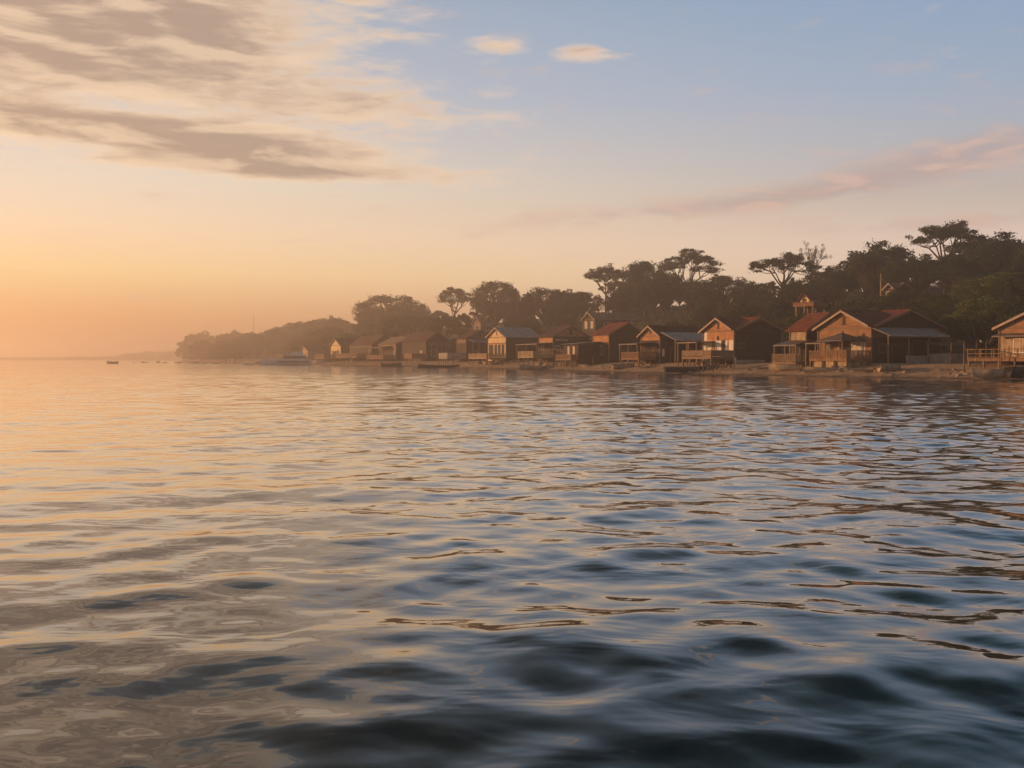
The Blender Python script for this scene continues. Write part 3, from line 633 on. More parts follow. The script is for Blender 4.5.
h = House('beach_house', 'hazy house with glowing orange gable, last of the full row towards the headland', 'house', 331, 341, 361, 345, 338, 'x', 'timber_bright', 'tile_brown', vent=False)
W, D, H, R = h.W, h.D, h.H, h.R
h.panel('A', 2, D - 2, -.6, H - 2, 'timber_or_shade', 'boarding_or_shade', .05); h.window('A', 3, 5, 2.0, 4.0, 'glass', 'white'); h.deck(-6, 0, 0, D, 1.0, 1.2, 'slat', n=6); h.panel('B', .1, W - .1, -.3, H, 'timber_or_shade', 'flank_shade', .05)

h = House('beach_house', 'faint low house with small lit gable just above the moored white cruiser', 'house', 301, 308, 326, 350, 345, 'x', 'timber_pale', 'tile_brown', vent=False, s=14)
h.window('A', 3, 5, 1.5, 3.2, 'glass', 'white')
h.deck(-5, 0, 0, h.D, .8, 1.0, 'slat', n=5)

# --- houses up the slope
h = House('hillside_villa', 'pale long-roofed villa on the slope above the large dark brick-red-roofed house', 'house', 583, 595, 642, 319, 312, 'x', 'timber_or_shade', 'tile_pale', s=52, group='houses up the wooded slope')
W, D, H, R = h.W, h.D, h.H, h.R
for u in (1.0, D - 2.4): h.window('A', u, u + 1.3, H - 2.4, H - .6, 'curtain', 'white')
h.window('B', 3, 5, H - 2.4, H - .8, 'glass', 'white'); h.window('B', 8, 10, H - 2.4, H - .8, 'glass', 'white')
h = House('hillside_villa', 'faint cream villa half lost in haze among trees above the house with zinc roof', 'house', 473, 481, 497, 323, 316, 'cross', 'post', 'tile_pale', s=52, group='houses up the wooded slope')
h.window('A', 2, 4, h.H - 2.5, h.H - .8, 'glass', 'white'); h.window('B', 2, 4, h.H - 2.5, h.H - .8, 'glass', 'white')
h = House('hillside_villa', 'small grey roofed cottage among dark trees above the zinc awning house', 'house', 885, 894, 909, 288, 280, 'cross', 'timber_or_shade', 'tile_pale', s=62, group='houses up the wooded slope')
h.window('A', .8, 1.8, h.H - 1.6, h.H - .5, 'glass', 'white')

# --- lookout with an arched gable
p = on_ray(810, 34); z0 = gz(p.x, p.y); k = p.y / F
def zz_(py): return CAMH + (HOR - py) * k - z0
lo = empty('lookout_pavilion', (p.x, p.y, z0), -0.9); tag(lo, 'pink lookout pavilion with arched gable on pillars above the red roofs', 'pavilion')
CLEAR.append((796, 823, 291, 309, p.y)); v_, s_ = vs(p.x, p.y); FOOT.append((v_ - 4, v_ + 4, s_ - 4, s_ + 4))
w2 = 12 * k
sl_ = MB(); sl_.box(-w2, w2, -w2, w2, zz_(307), zz_(303.5)); sl_.box(-w2 - .15, w2 + .15, -w2 - .15, w2 + .15, zz_(303.5), zz_(302.8)); sl_.build('balcony', M['timber_warm'], lo)
for a in (-1, 0, 1):
    for b in (-1, 1): MB().box(a * w2 * .8 - .14, a * w2 * .8 + .14, b * w2 * .8 - .14, b * w2 * .8 + .14, -1.5, zz_(307)).build('pillar', M['post'], lo)
g = MB(); zt, zs, gw = zz_(294), zz_(299), 5.2 * k
N_ = 9
for y0, y1 in ((-w2 * .8, -w2 * .8 + .3),):
    arc = [(gw * .55 * math.cos(math.pi * i / N_), zz_(303.0) + gw * .75 * math.sin(math.pi * i / N_)) for i in range(N_ + 1)]
    for (a, b) in zip(arc[:-1], arc[1:]):
        def outer(q): f_ = abs(q[0]) / gw; return (q[0] * 1.75, min(zt - (zt - zs) * min(1, abs(q[0] * 1.75) / (gw * 1.0)), zt)) if q[1] > zz_(303.0) + .01 else (q[0] * 1.75, q[1])
        oa, ob = outer(a), outer(b)
        g.hexa([(a[0], y0, a[1]), (b[0], y0, b[1]), (b[0], y1, b[1]), (a[0], y1, a[1])], [(oa[0], y0, oa[1]), (ob[0], y0, ob[1]), (ob[0], y1, ob[1]), (oa[0], y1, oa[1])])
g.build('arched_gable', M['timber_bright'], lo)
rf = MB()
for sgn in (-1, 1): rf.slab([(0, -w2, zt + .12), (0, w2 * .8, zt + .12), (sgn * gw * 1.3, w2 * .8, zs - .1), (sgn * gw * 1.3, -w2, zs - .1)], .12)
rf.build('roof', M['tile_x'], lo)
MB().box(-gw * .9, gw * .9, -w2 * .3, w2 * .6, zz_(303), zs).build('wall', M['timber_pale'], lo)

# ------------------------------------------------------------------ trees
def cards(g, cen, rad, n, size, flat=0.0, out=.12):
    """n leaf sprays scattered in ellipsoids (cen k x 3, rad k x 3)"""
    cen = np.asarray(cen, float); rad = np.asarray(rad, float)
    idx = g.integers(0, len(cen), n)
    d = g.normal(size=(n, 3)); d /= np.linalg.norm(d, axis=1)[:, None]
    rr = np.where(g.random(n) < out, g.uniform(1.0, 1.4, n), g.uniform(0.3, 1.0, n) ** 0.6)
    p = cen[idx] + d * rad[idx] * rr[:, None]
    nn = d * 0.7 + g.normal(size=(n, 3)) * 0.6; nn[:, 2] += flat; nn /= np.linalg.norm(nn, axis=1)[:, None]
    a = np.cross(nn, g.normal(size=(n, 3))); a /= np.linalg.norm(a, axis=1)[:, None]; b = np.cross(nn, a)
    s = size * g.uniform(0.6, 1.35, n)[:, None]
    q = np.stack([p - a * s, p + b * s * 0.55 + a * s * 0.1, p + a * s * 1.1, p - b * s * 0.6 - a * s * 0.15], 1)
    return q.reshape(-1, 3)
def quads(name, pts, m):
    n = len(pts) // 4; me = bpy.data.meshes.new(name)
    me.vertices.add(len(pts)); me.vertices.foreach_set('co', np.asarray(pts, np.float32).ravel())
    me.loops.add(n * 4); me.loops.foreach_set('vertex_index', np.arange(n * 4, dtype=np.int32))
    me.polygons.add(n); me.polygons.foreach_set('loop_start', np.arange(0, n * 4, 4, dtype=np.int32)); me.polygons.foreach_set('loop_total', np.full(n, 4, dtype=np.int32))
    me.update(calc_edges=True); me.materials.append(m); return me

def make_dense(seed, leaf, n=4200, size=.30, lobes=30, squash=1.0, base=.30, limb=True, kr=(.66, 1.04), out=.09):
    """unit tree: 1 high, crown 1 wide; a domed crown of many leafy lobes"""
    g = np.random.default_rng(seed)
    cen = []; rad = []
    for i in range(lobes):
        t = g.uniform(0, 2 * math.pi); u = g.uniform(-0.55, 1) ; rr = math.sqrt(max(0, 1 - min(1, abs(u)) ** 2))
        k = g.uniform(*kr)
        mid = (base + .97) / 2; hz = (.97 - base) / 2
        cen.append((0.40 * k * rr * math.cos(t) * squash, 0.40 * k * rr * math.sin(t), mid + hz * .80 * u * k * (1 if u > 0 else .9)))
        r = g.uniform(.05, .125); rad.append((r, r, r * g.uniform(.5, .8)))
    q = cards(g, cen, rad, n, size / 11, .15, out)
    tb = MB(); h0 = base + .05
    tb.tube([(0, 0, -.08), (.01, 0, h0 * .5), (0, .01, h0), (0.01, 0, h0 + .2)], [.034, .026, .02, .008], 7)
    if limb:
        for i in range(0, lobes, 3):
            c = Vector(cen[i]); s = Vector((0, 0, g.uniform(.55, 1.1) * h0)); mdl = s.lerp(c, .5) + Vector((0, 0, .03))
            tb.tube([s, mdl, c], [.014, .009, .003], 5)
    return quads('crown', q, leaf), tb
def make_umbrella(seed, leaf, n=3000, size=.26, limbs=11, thick=.10, gap=.55):
    """unit spreading tree: fan of bare limbs under a broad, layered, gappy top"""
    g = np.random.default_rng(seed); cen = []; rad = []; tb = MB()
    fork = g.uniform(.42, .5)
    tb.tube([(0, 0, -.08), (.012, .0, fork * .5), (0, .01, fork)], [.032, .025, .022], 7)
    for i in range(limbs):
        t = 2 * math.pi * (i + g.uniform(-.35, .35)) / limbs; out = g.uniform(.12, .26)
        s = Vector((0, 0, fork - g.uniform(0, .16))); m1 = Vector((out * math.cos(t), out * math.sin(t), fork + g.uniform(.08, .22)))
        m0 = s.lerp(m1, .5) + Vector((g.normal(0, .012), g.normal(0, .012), -.015))
        tb.tube([s, m0, m1], [.017, .013, .010], 6)
        for j in range(4):
            tt = t + g.normal(0, .55); o2 = g.uniform(.10, .49); e = Vector((o2 * math.cos(tt), o2 * math.sin(tt), .97 - 1.1 * o2 ** 2 - abs(g.normal(0, .07))))
            mm = m1.lerp(e, .5) + Vector((g.normal(0, .02), g.normal(0, .02), -.02 + g.normal(0, .015)))
            tb.tube([m1, mm, e], [.008, .006, .002], 5)
            r = g.uniform(.08, .135); cen.append(tuple(e)); rad.append((r, r, r * g.uniform(.3, .5)))
            for k in range(3):
                t3 = g.uniform(0, 6.28); q = e + Vector((.09 * math.cos(t3), .09 * math.sin(t3), g.normal(-.005, .025))); tb.tube([mm.lerp(e, .6), q], [.004, .0015], 4)
                r = g.uniform(.04, .085); cen.append(tuple(q)); rad.append((r, r, r * g.uniform(.3, .55)))
    q = cards(g, cen, rad, n, size / 11, .5)
    return quads('crown', q, leaf), tb
def make_sparse(seed, leaf, n=800, size=.2):
    g = np.random.default_rng(seed); cen = []; tb = MB()
    tb.tube([(0, 0, -.08), (0, 0, .5)], [.026, .018], 6)
    for i in range(26):
        t = g.uniform(0, 6.28); e = Vector((g.uniform(.1, .45) * math.cos(t), g.uniform(.1, .45) * math.sin(t), 0)); e.z = .98 - 1.0 * (e.x ** 2 + e.y ** 2) * 1.6 - g.uniform(0, .12)
        s = Vector((0, 0, g.uniform(.35, .55))); mid = s.lerp(e, .5) + Vector((0, 0, .02)); tb.tube([s, mid, e], [.010, .006, .002], 4)
        for j in range(4):
            q = e + Vector(g.normal(0, .05, 3).tolist()); tb.tube([mid.lerp(e, .6), q], [.003, .0012], 3); cen.append(tuple(q))
    q = cards(g, cen, [(.045, .045, .035)] * len(cen), n, size / 11)
    return quads('crown', q, leaf), tb

KINDS_ = {}
for i in range(4): KINDS_.setdefault('dense', []).append(make_dense(20 + i, M['leaf'], 9500, .17, 80, base=.14))
for i in range(3): KINDS_.setdefault('olive', []).append(make_dense(40 + i, M['leaf_olive'], 10000, .16, 85, base=.04))
for i in range(5): KINDS_.setdefault('umbrella', []).append(make_umbrella(60 + i, M['leaf'], 10500, .13, limbs=7))
for i in range(2): KINDS_.setdefault('dome', []).append(make_dense(80 + i, M['leaf'], 13000, .15, 130, base=.08, kr=(.84, 1.0), out=.05))
for i in range(2): KINDS_.setdefault('sparse', []).append(make_sparse(90 + i, M['leaf_pale'], 5000, .09))
for i in range(2): KINDS_.setdefault('green', []).append(make_dense(150 + i, M['leaf_green'], 11000, .16, 95, base=.03, kr=(.8, 1.02)))
for i in range(3): KINDS_.setdefault('far', []).append(make_dense(110 + i, M['leaf'], 4000, .30, 45, base=.06))
for i in range(3): KINDS_.setdefault('bush', []).append(make_dense(130 + i, M['leaf_olive'], 5000, .2, 40, base=.02, limb=False))
TM = {}
for k, lst in KINDS_.items():
    for i, (cm, tb) in enumerate(lst):
        me = bpy.data.meshes.new('trunk'); me.from_pydata(tb.v, [], tb.f); me.materials.append(M['bark']); me.polygons.foreach_set('use_smooth', [True] * len(me.polygons)); TM[(k, i)] = (cm, me)
    KINDS_[k] = len(lst)
TREES = []      # (root, px, top py, depth, kind, label or None)
tg = np.random.default_rng(3)
def tree(kind, x, y, height, width, name='broadleaf_tree', label=None, z=None):
    i = int(tg.integers(0, KINDS_[kind])); cm, tm = TM[(kind, i)]
    r = empty(name, (x, y, gz(x, y) if z is None else z), float(tg.uniform(0, 6.28)))
    c = link('crown', cm, r); t = link('trunk', tm, r)
    for o in (c, t): o.scale = (width, width, height)
    TREES.append([r, *pix((x, y, r.location.z + height)), y, kind, label]); return r
def hero(kind, px, top, wpx, s, label, name='broadleaf_tree', wk=1.0):
    p = on_ray(px, s); z = gz(p.x, p.y); H = CAMH + (HOR - top) / F * p.y - z
    tree(kind, p.x, p.y, H, wpx / F * p.y * wk, name, label); v, s_ = vs(p.x, p.y); FOOT.append((v - 1.5, v + 1.5, s_ - 1.5, s_ + 1.5))
hero('umbrella', 945, 221, 72, 86, 'tall spreading tree with flat layered crown and fanned bare limbs, highest on the right skyline', 'umbrella_tree', 1.05)
hero('umbrella', 688, 248, 56, 92, 'spreading umbrella tree standing clear on the skyline above the small zinc lean-to house', 'umbrella_tree', 1.05)
hero('umbrella', 783, 253, 62, 84, 'low broad umbrella tree on the skyline left of the bare pale tree', 'umbrella_tree', 1.05)
hero('umbrella', 606, 262, 40, 90, 'slim umbrella tree on the skyline above the pale villa', 'umbrella_tree', 1.05)
hero('sparse', 811, 243, 38, 96, 'pale thin tree with bare fine branches beside the low broad umbrella tree', 'bare_tree')
hero('dome', 391, 290, 76, 70, 'great round domed tree standing alone against the hazy sky', 'domed_tree', 1.12)
hero('dome', 496, 275, 54, 76, 'round crowned tree with sky showing through above the cream villa', wk=1.1)
hero('umbrella', 455, 286, 38, 78, 'small airy tree between the great domed tree and the round crowned tree', 'umbrella_tree', 1.05)
hero('dense', 877, 236, 74, 80, 'big bushy tree on the skyline left of the tallest spreading tree', wk=1.1)
hero('dense', 990, 228, 90, 92, 'massive dark tree on the skyline at the right edge', wk=1.1)
hero('dome', 545, 284, 56, 74, 'grey rounded tree on the hazy skyline right of the cream villa', wk=1.1)
hero('dense', 645, 254, 52, 84, 'broad dark tree touching the left side of the spreading umbrella tree', wk=1.1)
hero('green', 982, 290, 84, 26, 'sunlit green bushy tree on the beach between zinc awning house and right edge house', 'bushy_tree', 1.05)
hero('green', 1005, 268, 110, 50, 'wide dark green tree behind the sunlit bushy tree', 'bushy_tree', 1.05)
hero('olive', 930, 290, 76, 44, 'low rounded green tree right above the zinc awning roof', 'bushy_tree', 1.05)
hero('olive', 862, 296, 70, 46, 'dark low tree over the ridge of the brick house', 'bushy_tree', 1.05)

hero('far', 193, 333, 30, 16, 'hazy rounded tree at the very tip of the headland', 'broadleaf_tree', 1.1)
hero('far', 204, 329, 34, 30, 'hazy broad tree rising behind the tip of the headland', 'broadleaf_tree', 1.1)
hero('far', 184, 345, 18, 8, 'small hazy bush-like tree leaning out at the end of the point', 'broadleaf_tree', 1.1)
for px_, top_, w_, s_, what in ((726, 271, 54, 84, 'dark tree filling the skyline right of the spreading umbrella tree'), (748, 279, 46, 76, 'small dark tree at the dip in the skyline above the white panelled house'), (832, 262, 62, 80, 'dark rounded tree under the pale bare tree, right side'), (664, 268, 50, 78, 'grey-green tree between the broad dark tree and the spreading umbrella tree'), (584, 288, 44, 76, 'soft grey tree left of the slim umbrella tree on the skyline'), (518, 296, 40, 82, 'hazy tree filling the gap right of the round crowned tree'), (918, 250, 56, 78, 'dark tree tucked beneath the tallest spreading tree'), (800, 281, 54, 66, 'dark tree just behind the pink lookout pavilion'), (1060, 232, 90, 84, 'dark tree on the skyline running out of the frame'), (955, 262, 70, 70, 'dense tree below the bare limbs of the tallest spreading tree')):
    hero('dense', px_, top_, w_, s_, what, wk=1.1)
hero('olive', 899, 287, 62, 48, 'round green bush hiding the walls of the small grey roofed cottage', 'bushy_tree', 1.05)
hero('olive', 799, 308, 42, 28, 'dark bush at the foot of the pink lookout pavilion', 'bushy_tree', 1.05)
SKY_PX = [0, 180, 192, 205, 232, 262, 290, 320, 345, 356, 430, 455, 520, 560, 600, 622, 650, 690, 735, 760, 790, 830, 850, 880, 905, 940, 970, 1000, 1040, 1400]
SKY_PY = [352, 350, 336, 331, 327, 331, 321, 317, 312, 304, 309, 308, 296, 288, 283, 262, 262, 272, 276, 281, 272, 264, 246, 242, 250, 254, 234, 231, 236, 225]
def free(v, s, r=1.5): return all(not (a - r < v < b + r and c - r < s < d + r) for a, b, c, d in FOOT)
placed = []
def try_tree(v, s, kinds, hmin, hmax, wr, top_jit, sep, name='broadleaf_tree', front=False):
    t = float(shore_s(v)) + s; x = v * V.x + t * U.x; y = v * V.y + t * U.y
    if y < 40 or not free(v, s): return False
    for (a, b, rr) in placed:
        if (a - v) ** 2 + (b - s) ** 2 < (sep + rr) ** 2 * .25: return False
    z = gz(x, y)
    if z < 0.1: return False
    px, _ = pix((x, y, z))
    if px < -50 or px > 1130: return False
    lim = np.interp(px, SKY_PX, SKY_PY) + top_jit
    zmax = CAMH + (HOR - lim) / F * y; Hh = min(zmax - z, tg.uniform(hmin, hmax))
    if Hh < hmin * .62: return False
    w = Hh * tg.uniform(*wr)
    # keep what stands behind in view
    hw = w / 2 / y * F; ty = pix((x, y, z + Hh))[1]
    for (a, b, c, d, dep) in CLEAR:
        if y < dep + 2 and px + hw > a and px - hw < b and ty < d: return False
    tree(kinds[int(tg.integers(0, len(kinds)))], x, y, Hh, w, name); placed.append((v, s, sep)); return True
# skyline row, then the slope below it, then bushes behind the houses
def run(v0, v1, step, srange, *a, n=1, **k):
    v = v0
    while v < v1:
        try_tree(v + tg.uniform(-step * .3, step * .3), tg.uniform(*srange), *a, **k); v += step
run(-90, 330, 8.5, (76, 100), ['dense', 'dome', 'dense', 'umbrella'], 10, 17, (.72, 1.0), 3, 7)
run(-90, 330, 7.5, (56, 74), ['dense', 'dense', 'olive'], 9, 14, (.75, 1.05), 12, 7)
run(-90, 330, 7.0, (40, 54), ['dense', 'olive', 'olive'], 7, 11, (.85, 1.2), 20, 6)
run(-90, 330, 6.5, (26, 38), ['olive', 'dense', 'olive'], 5, 8, (.9, 1.3), 26, 5.5)
run(-90, 330, 5.0, (82, 120), ['bush'], 3, 4.5, (1.2, 1.7), 14, 4, name='shrub')
run(-90, 330, 7.0, (100, 128), ['dense', 'olive'], 7, 11, (.9, 1.3), 14, 7)
run(330, 640, 12, (70, 100), ['far'], 11, 20, (.8, 1.15), 0, 9)
run(330, 640, 10, (42, 66), ['far'], 10, 15, (.85, 1.2), 5, 9)
run(330, 640, 10, (24, 38), ['far'], 7, 12, (.9, 1.3), 8, 8)
run(640, 920, 12, (60, 90), ['far'], 12, 22, (.9, 1.3), 0, 9)
run(640, 920, 10, (30, 55), ['far'], 12, 22, (.9, 1.3), 1, 9)
run(640, 920, 9, (8, 26), ['far'], 9, 17, (1.0, 1.4), 4, 8)
run(560, 930, 8, (1.5, 7), ['bush'], 4, 7, (1.3, 1.8), 12, 5, name='shrub')
run(-90, 330, 6.0, (23, 27), ['bush'], 2.6, 4.2, (1.1, 1.6), 30, 3.5, name='shrub')

# --- names: each tree by what it stands above and by its row
ANCH = [(1035, 'the right edge house'), (960, 'the sunlit bushy tree'), (905, 'the zinc awning'), (845, 'the brick house deck'), (805, 'the tall brown house'), (745, 'the white panelled house'), (680, 'the zinc lean-to'), (620, 'the brick-red roof'), (565, 'the white framed windows'), (512, 'the bright pale gable'), (470, 'the flat zinc porch'), (430, 'the broad dark gable'), (398, 'the narrow sunlit gable'), (372, 'the level brown roof'), (340, 'the glowing orange gable'), (300, 'the white cruiser'), (255, 'the headland rocks'), (205, 'the headland tip')]
KN = {'dense': 'dark leafy tree', 'olive': 'low green tree', 'umbrella': 'spreading tree', 'far': 'hazy tree', 'bush': 'rounded shrub', 'dome': 'domed tree', 'green': 'green tree', 'sparse': 'bare tree'}
groups_ = {}
for tr in TREES:
    r, px, py, y, kind, lab = tr
    if lab: tag(r, lab, 'tree', 'landmark trees on the hill'); continue
    v, s = vs(r.location.x, r.location.y)
    row = 'on the skyline' if s > 74 else 'high on the slope' if s > 55 else 'halfway up the slope' if s > 38 else 'at the slope foot'
    an = min(ANCH, key=lambda a: abs(a[0] - px)) if px < 1060 else (0, 'the ground past the frame')
    groups_.setdefault((KN[kind], row, an[1]), []).append(tr)
ORD = ['leftmost', 'second from left', 'third from left', 'fourth from left', 'fifth from left', 'sixth from left', 'seventh from left', 'eighth from left', 'ninth from left', 'tenth from left', 'eleventh from left', 'twelfth from left']
for (kn, row, an), lst in groups_.items():
    lst.sort(key=lambda t: t[1])
    for i, tr in enumerate(lst):
        base = f'{kn} {row} above {an}'
        if len(lst) == 2: base = ('left ', 'right ')[i] + base
        elif len(lst) > 2: base = (ORD[i] if i < min(len(lst) - 1, 12) else 'rightmost') + ' ' + base
        tag(tr[0], base, 'shrub' if tr[4] == 'bush' else 'tree', 'shrubs behind the houses' if tr[4] == 'bush' else 'trees on the wooded hill')
print('TREES', len(TREES))

# --- undergrowth that nobody could count
g_ = np.random.default_rng(77); pts = []
cen = []; rad = []
for i in range(3600):
    v = g_.uniform(-100, 330); s = g_.uniform(24, 140)
    if not free(v, s, 0): continue
    t = float(shore_s(v)) + s; x = v * V.x + t * U.x; y = v * V.y + t * U.y
    r = g_.uniform(.5, 1.3); cen.append((x, y, gz(x, y) + r * .4)); rad.append((r * 1.3, r * 1.3, r * .8))
u = quads('undergrowth', cards(g_, cen, rad, 90000, .33, .3), M['leaf_olive']); uo = link('undergrowth', u); tag(uo, 'dark scrub covering the ground under the trees', 'undergrowth', None, 'stuff')

# ------------------------------------------------------------------ boats, posts, rocks
def hull(L, B, H, sheer=.25, n=14, bow=.55, keel=-.25):
    """open boat hull along x, bow at +L/2"""
    mb = MB(); secs = []
    for i in range(n + 1):
        t = i / n; x = -L / 2 + L * t
        w = B / 2 * (0.72 + .28 * min(1, t / .35)) * (1 - max(0, (t - bow) / (1 - bow)) ** 1.8)
        w = max(w, .02); zt = H * (1 + sheer * (2 * t - .7) ** 2 * (1 if t > .35 else .4)); kx = x + (L * .06 if t > .95 else 0)
        zk = keel * (1 - max(0, (t - .75) / .25) ** 2)
        secs.append([(kx, -w, zt), (kx, -w * .86, zt * .45), (kx, -w * .4, zk * .8), (kx, 0, zk), (kx, w * .4, zk * .8), (kx, w * .86, zt * .45), (kx, w, zt)])
    for s in secs: mb.v += s
    m = 7
    for i in range(n):
        for j in range(m - 1): mb.f.append((i * m + j, (i + 1) * m + j, (i + 1) * m + j + 1, i * m + j + 1))
    mb.f.append(tuple(range(m))[::-1])
    # inner floor and gunwale thickness
    b = len(mb.v)
    for s in secs:
        x, w, zt = s[6][0], s[6][1], s[6][2]; mb.v += [(x, -w * .88, zt), (x, -w * .7, zt * .35), (x, w * .7, zt * .35), (x, w * .88, zt)]
    for i in range(n):
        for j in range(3): mb.f.append((b + i * 4 + j, b + i * 4 + j + 1, b + (i + 1) * 4 + j + 1, b + (i + 1) * 4 + j))
        mb.f.append((i * m, b + i * 4, b + (i + 1) * 4, (i + 1) * m)); mb.f.append((b + i * 4 + 3, i * m + 6, (i + 1) * m + 6, b + (i + 1) * 4 + 3))
    mb.f.append((b, b + 3, b + 2, b + 1))
    return mb
def boat(name, label, px, Y, length, beam, high, ang, z=-.05, m='hull_wood', tilt=0.0, seats=3, group='small boats at the beach', motor=False, s=None):
    if s is None: q = Vector(((px - 512) / F * Y, Y, z))
    else: q = on_ray(px, s); q.z = gz(q.x, q.y) + z
    r = empty(name, q); r.rotation_euler = (tilt, 0, ang); tag(r, label, 'boat', group)
    hull(length, beam, high).build('hull', M[m], r, True)
    g = MB()
    for sgn in (-1, 1):
        pts = []
        for i in range(9):
            t = i / 8; w = beam / 2 * (0.72 + .28 * min(1, t / .35)) * (1 - max(0, (t - .55) / .45) ** 1.8); pts.append((-length / 2 + length * t, sgn * w * .96, high * (1 + .25 * (2 * t - .7) ** 2 * (1 if t > .35 else .4)) + .02))
        g.tube(pts, .04, 5)
    g.build('gunwale', M['timber_pale'], r)
    for i in range(seats):
        xx = -length * .3 + length * .28 * i; MB().box(xx - .13, xx + .13, -beam * .36, beam * .36, high * .6, high * .66).build('seat', M['deckwood'], r)
    if motor:
        mo = MB(); mo.box(-length / 2 - .3, -length / 2 - .02, -.14, .14, high * .7, high * 1.6); mo.box(-length / 2 - .2, -length / 2 - .08, -.05, .05, -.3, high * .7); mo.build('outboard_motor', M['hull_dark'], r)
    return r
# white cruiser lying off the far beach
Yc = 330.0; kx = Yc / F
cr = empty('motor_cruiser', ((290 - 512) * kx, Yc - 4, -.1), math.pi + .12); tag(cr, 'low grey-white motor cruiser with raised cabin lying off the far beach', 'boat')
Lc = 46 * kx; cr.scale = (1, 1, 1.3)
hull(Lc, 4.2, 1.5, .15, 18, .6, -.4).build('hull', M['hull_white'], cr, True)
MB().box(-Lc * .46, Lc * .30, -1.7, 1.7, 1.25, 1.38).build('deck', M['hull_white'], cr)
hb = MB(); [hb.box(-Lc * .47, Lc * .2, q * 2.13 - .05, q * 2.13 + .05, .85, 1.1) for q in (-1, 1)]; hb.build('rub_rail', M['hull_dark'], cr)
def frust(x0, x1, w0, z0, a0, a1, w1, z1): return [(x0, -w0, z0), (x1, -w0, z0), (x1, w0, z0), (x0, w0, z0)], [(a0, -w1, z1), (a1, -w1, z1), (a1, w1, z1), (a0, w1, z1)]
cb = MB(); cb.hexa(*frust(-Lc * .42, Lc * .12, 1.6, 1.38, -Lc * .38, Lc * .02, 1.35, 2.6)); co_ = cb.build('cabin', M['hull_white'], cr)
wb = MB(); wb.hexa(*frust(-Lc * .405, Lc * .09, 1.60, 1.7, -Lc * .385, Lc * .045, 1.50, 2.4)); wb.build('cabin_window', M['glass'], co_)
fb = MB(); fb.hexa(*frust(-Lc * .34, -Lc * .06, 1.1, 2.6, -Lc * .32, -Lc * .12, .95, 3.5)); fo = fb.build('flybridge', M['hull_white'], cr)
MB().hexa(*frust(-Lc * .34, -Lc * .09, 1.2, 3.95, -Lc * .33, -Lc * .11, 1.1, 4.1)).build('bimini_top', M['metal_dark'], fo)
for a in (-.32, -.12):
    for b in (-.9, .9): MB().tube([(Lc * a, b, 3.4), (Lc * a, b, 3.97)], .04).build('pole', M['post'], fo)
MB().tube([(-Lc * .1, 0, 3.4), (-Lc * .1, 0, 6.0)], [.07, .03]).build('mast', M['post'], cr)
rl = MB(); [rl.tube([(Lc * t, -1.75 * (1 - max(0, t - .1) * 2), 1.38), (Lc * t, -1.75 * (1 - max(0, t - .1) * 2), 2.0)], .04) for t in (.14, .2, .26, .32)]
rl.tube([(Lc * .12, -1.7, 2.0), (Lc * .34, -.9, 2.0)], .04); rl.build('bow_rail', M['post'], cr)

boat('dinghy', 'tiny dark boat alone on the open water at far left', 112.5, 420, 5.0, 1.9, .85, 2.9, m='hull_dark', seats=2, group=None, motor=True)
boat('fishing_boat', 'dark moored boat with cluttered deck below the narrow sunlit gable', 391, 272, 5.2, 1.9, .8, .25, m='hull_dark', motor=True)
boat('fishing_boat', 'long low dark boat moored in front of the house with broad dark gable', 440, 226, 9.0, 2.0, .6, 3.3, m='hull_dark', seats=3)
boat('fishing_boat', 'white-bowed boat at the waterline below the pale railed deck', 537, 186, 6.0, 1.9, .7, 3.25, m='hull_wood', motor=True)
boat('rowing_boat', 'worn open rowing boat drawn up before the railed deck at the right edge', 1001, 0, 4.6, 1.5, .6, 3.0, s=1.6, z=.1, tilt=.08)
boat('rowing_boat', 'dark hulled rowing boat at the frame edge, beside the worn one', 1027, 0, 4.4, 1.6, .75, .25, s=2.2, z=.15, m='hull_dark', tilt=-.06)
boat('rowing_boat', 'upturned-looking pale skiff aground under the slatted deck of the brick house', 822, 0, 3.6, 1.2, .4, 2.9, s=3.4, z=.12, tilt=.12)
boat('rowing_boat', 'long dark canoe lying on the sand left of the trestle', 690, 0, 7.5, 1.1, .5, .2, s=2.6, z=.12, m='hull_dark', tilt=.05)
boat('rowing_boat', 'pale little skiff on the sand before the low concrete wall', 889, 0, 3.4, 1.25, .45, .5, s=5.2, z=.15, tilt=-.1)
boat('rowing_boat', 'small brown boat beached before the tall brown house', 786, 0, 3.8, 1.3, .5, 2.7, s=4.2, z=.15, tilt=.1)
boat('rowing_boat', 'small pale boat beached below the large dark brick-red-roofed house', 622, 0, 3.6, 1.3, .5, .4, s=4.0, z=.15, tilt=.06)
boat('fishing_boat', 'pale boat pulled up the beach beneath the glowing orange gable', 324, 0, 6.0, 2.0, .8, .4, s=5, z=.2, m='hull_white')

# trestle jetty
p = on_ray(713, 3.0); tj = empty('trestle_jetty', (p.x, p.y, 0), RZ); tag(tj, 'dark timber trestle with cross braces in front of the plank deck', 'jetty')
d = MB(); d.box(-2.2, 3.2, -.55, .55, 1.55, 1.68); d.build('deck', M['timber_or_shade'], tj)
for x in (-1.9, .3, 2.6):
    for y in (-.45, .45): MB().box(x - .08, x + .08, y - .08, y + .08, -1.2, 1.75).build('post', M['timber_or_shade'], tj)
b = MB(); b.tube([(-1.9, -.48, -.2), (.3, -.48, 1.5)], .05); b.tube([(-1.9, -.48, 1.5), (.3, -.48, -.1)], .05); b.tube([(.3, -.48, .2), (2.6, -.48, 1.5)], .05); b.build('brace', M['timber_or_shade'], tj)

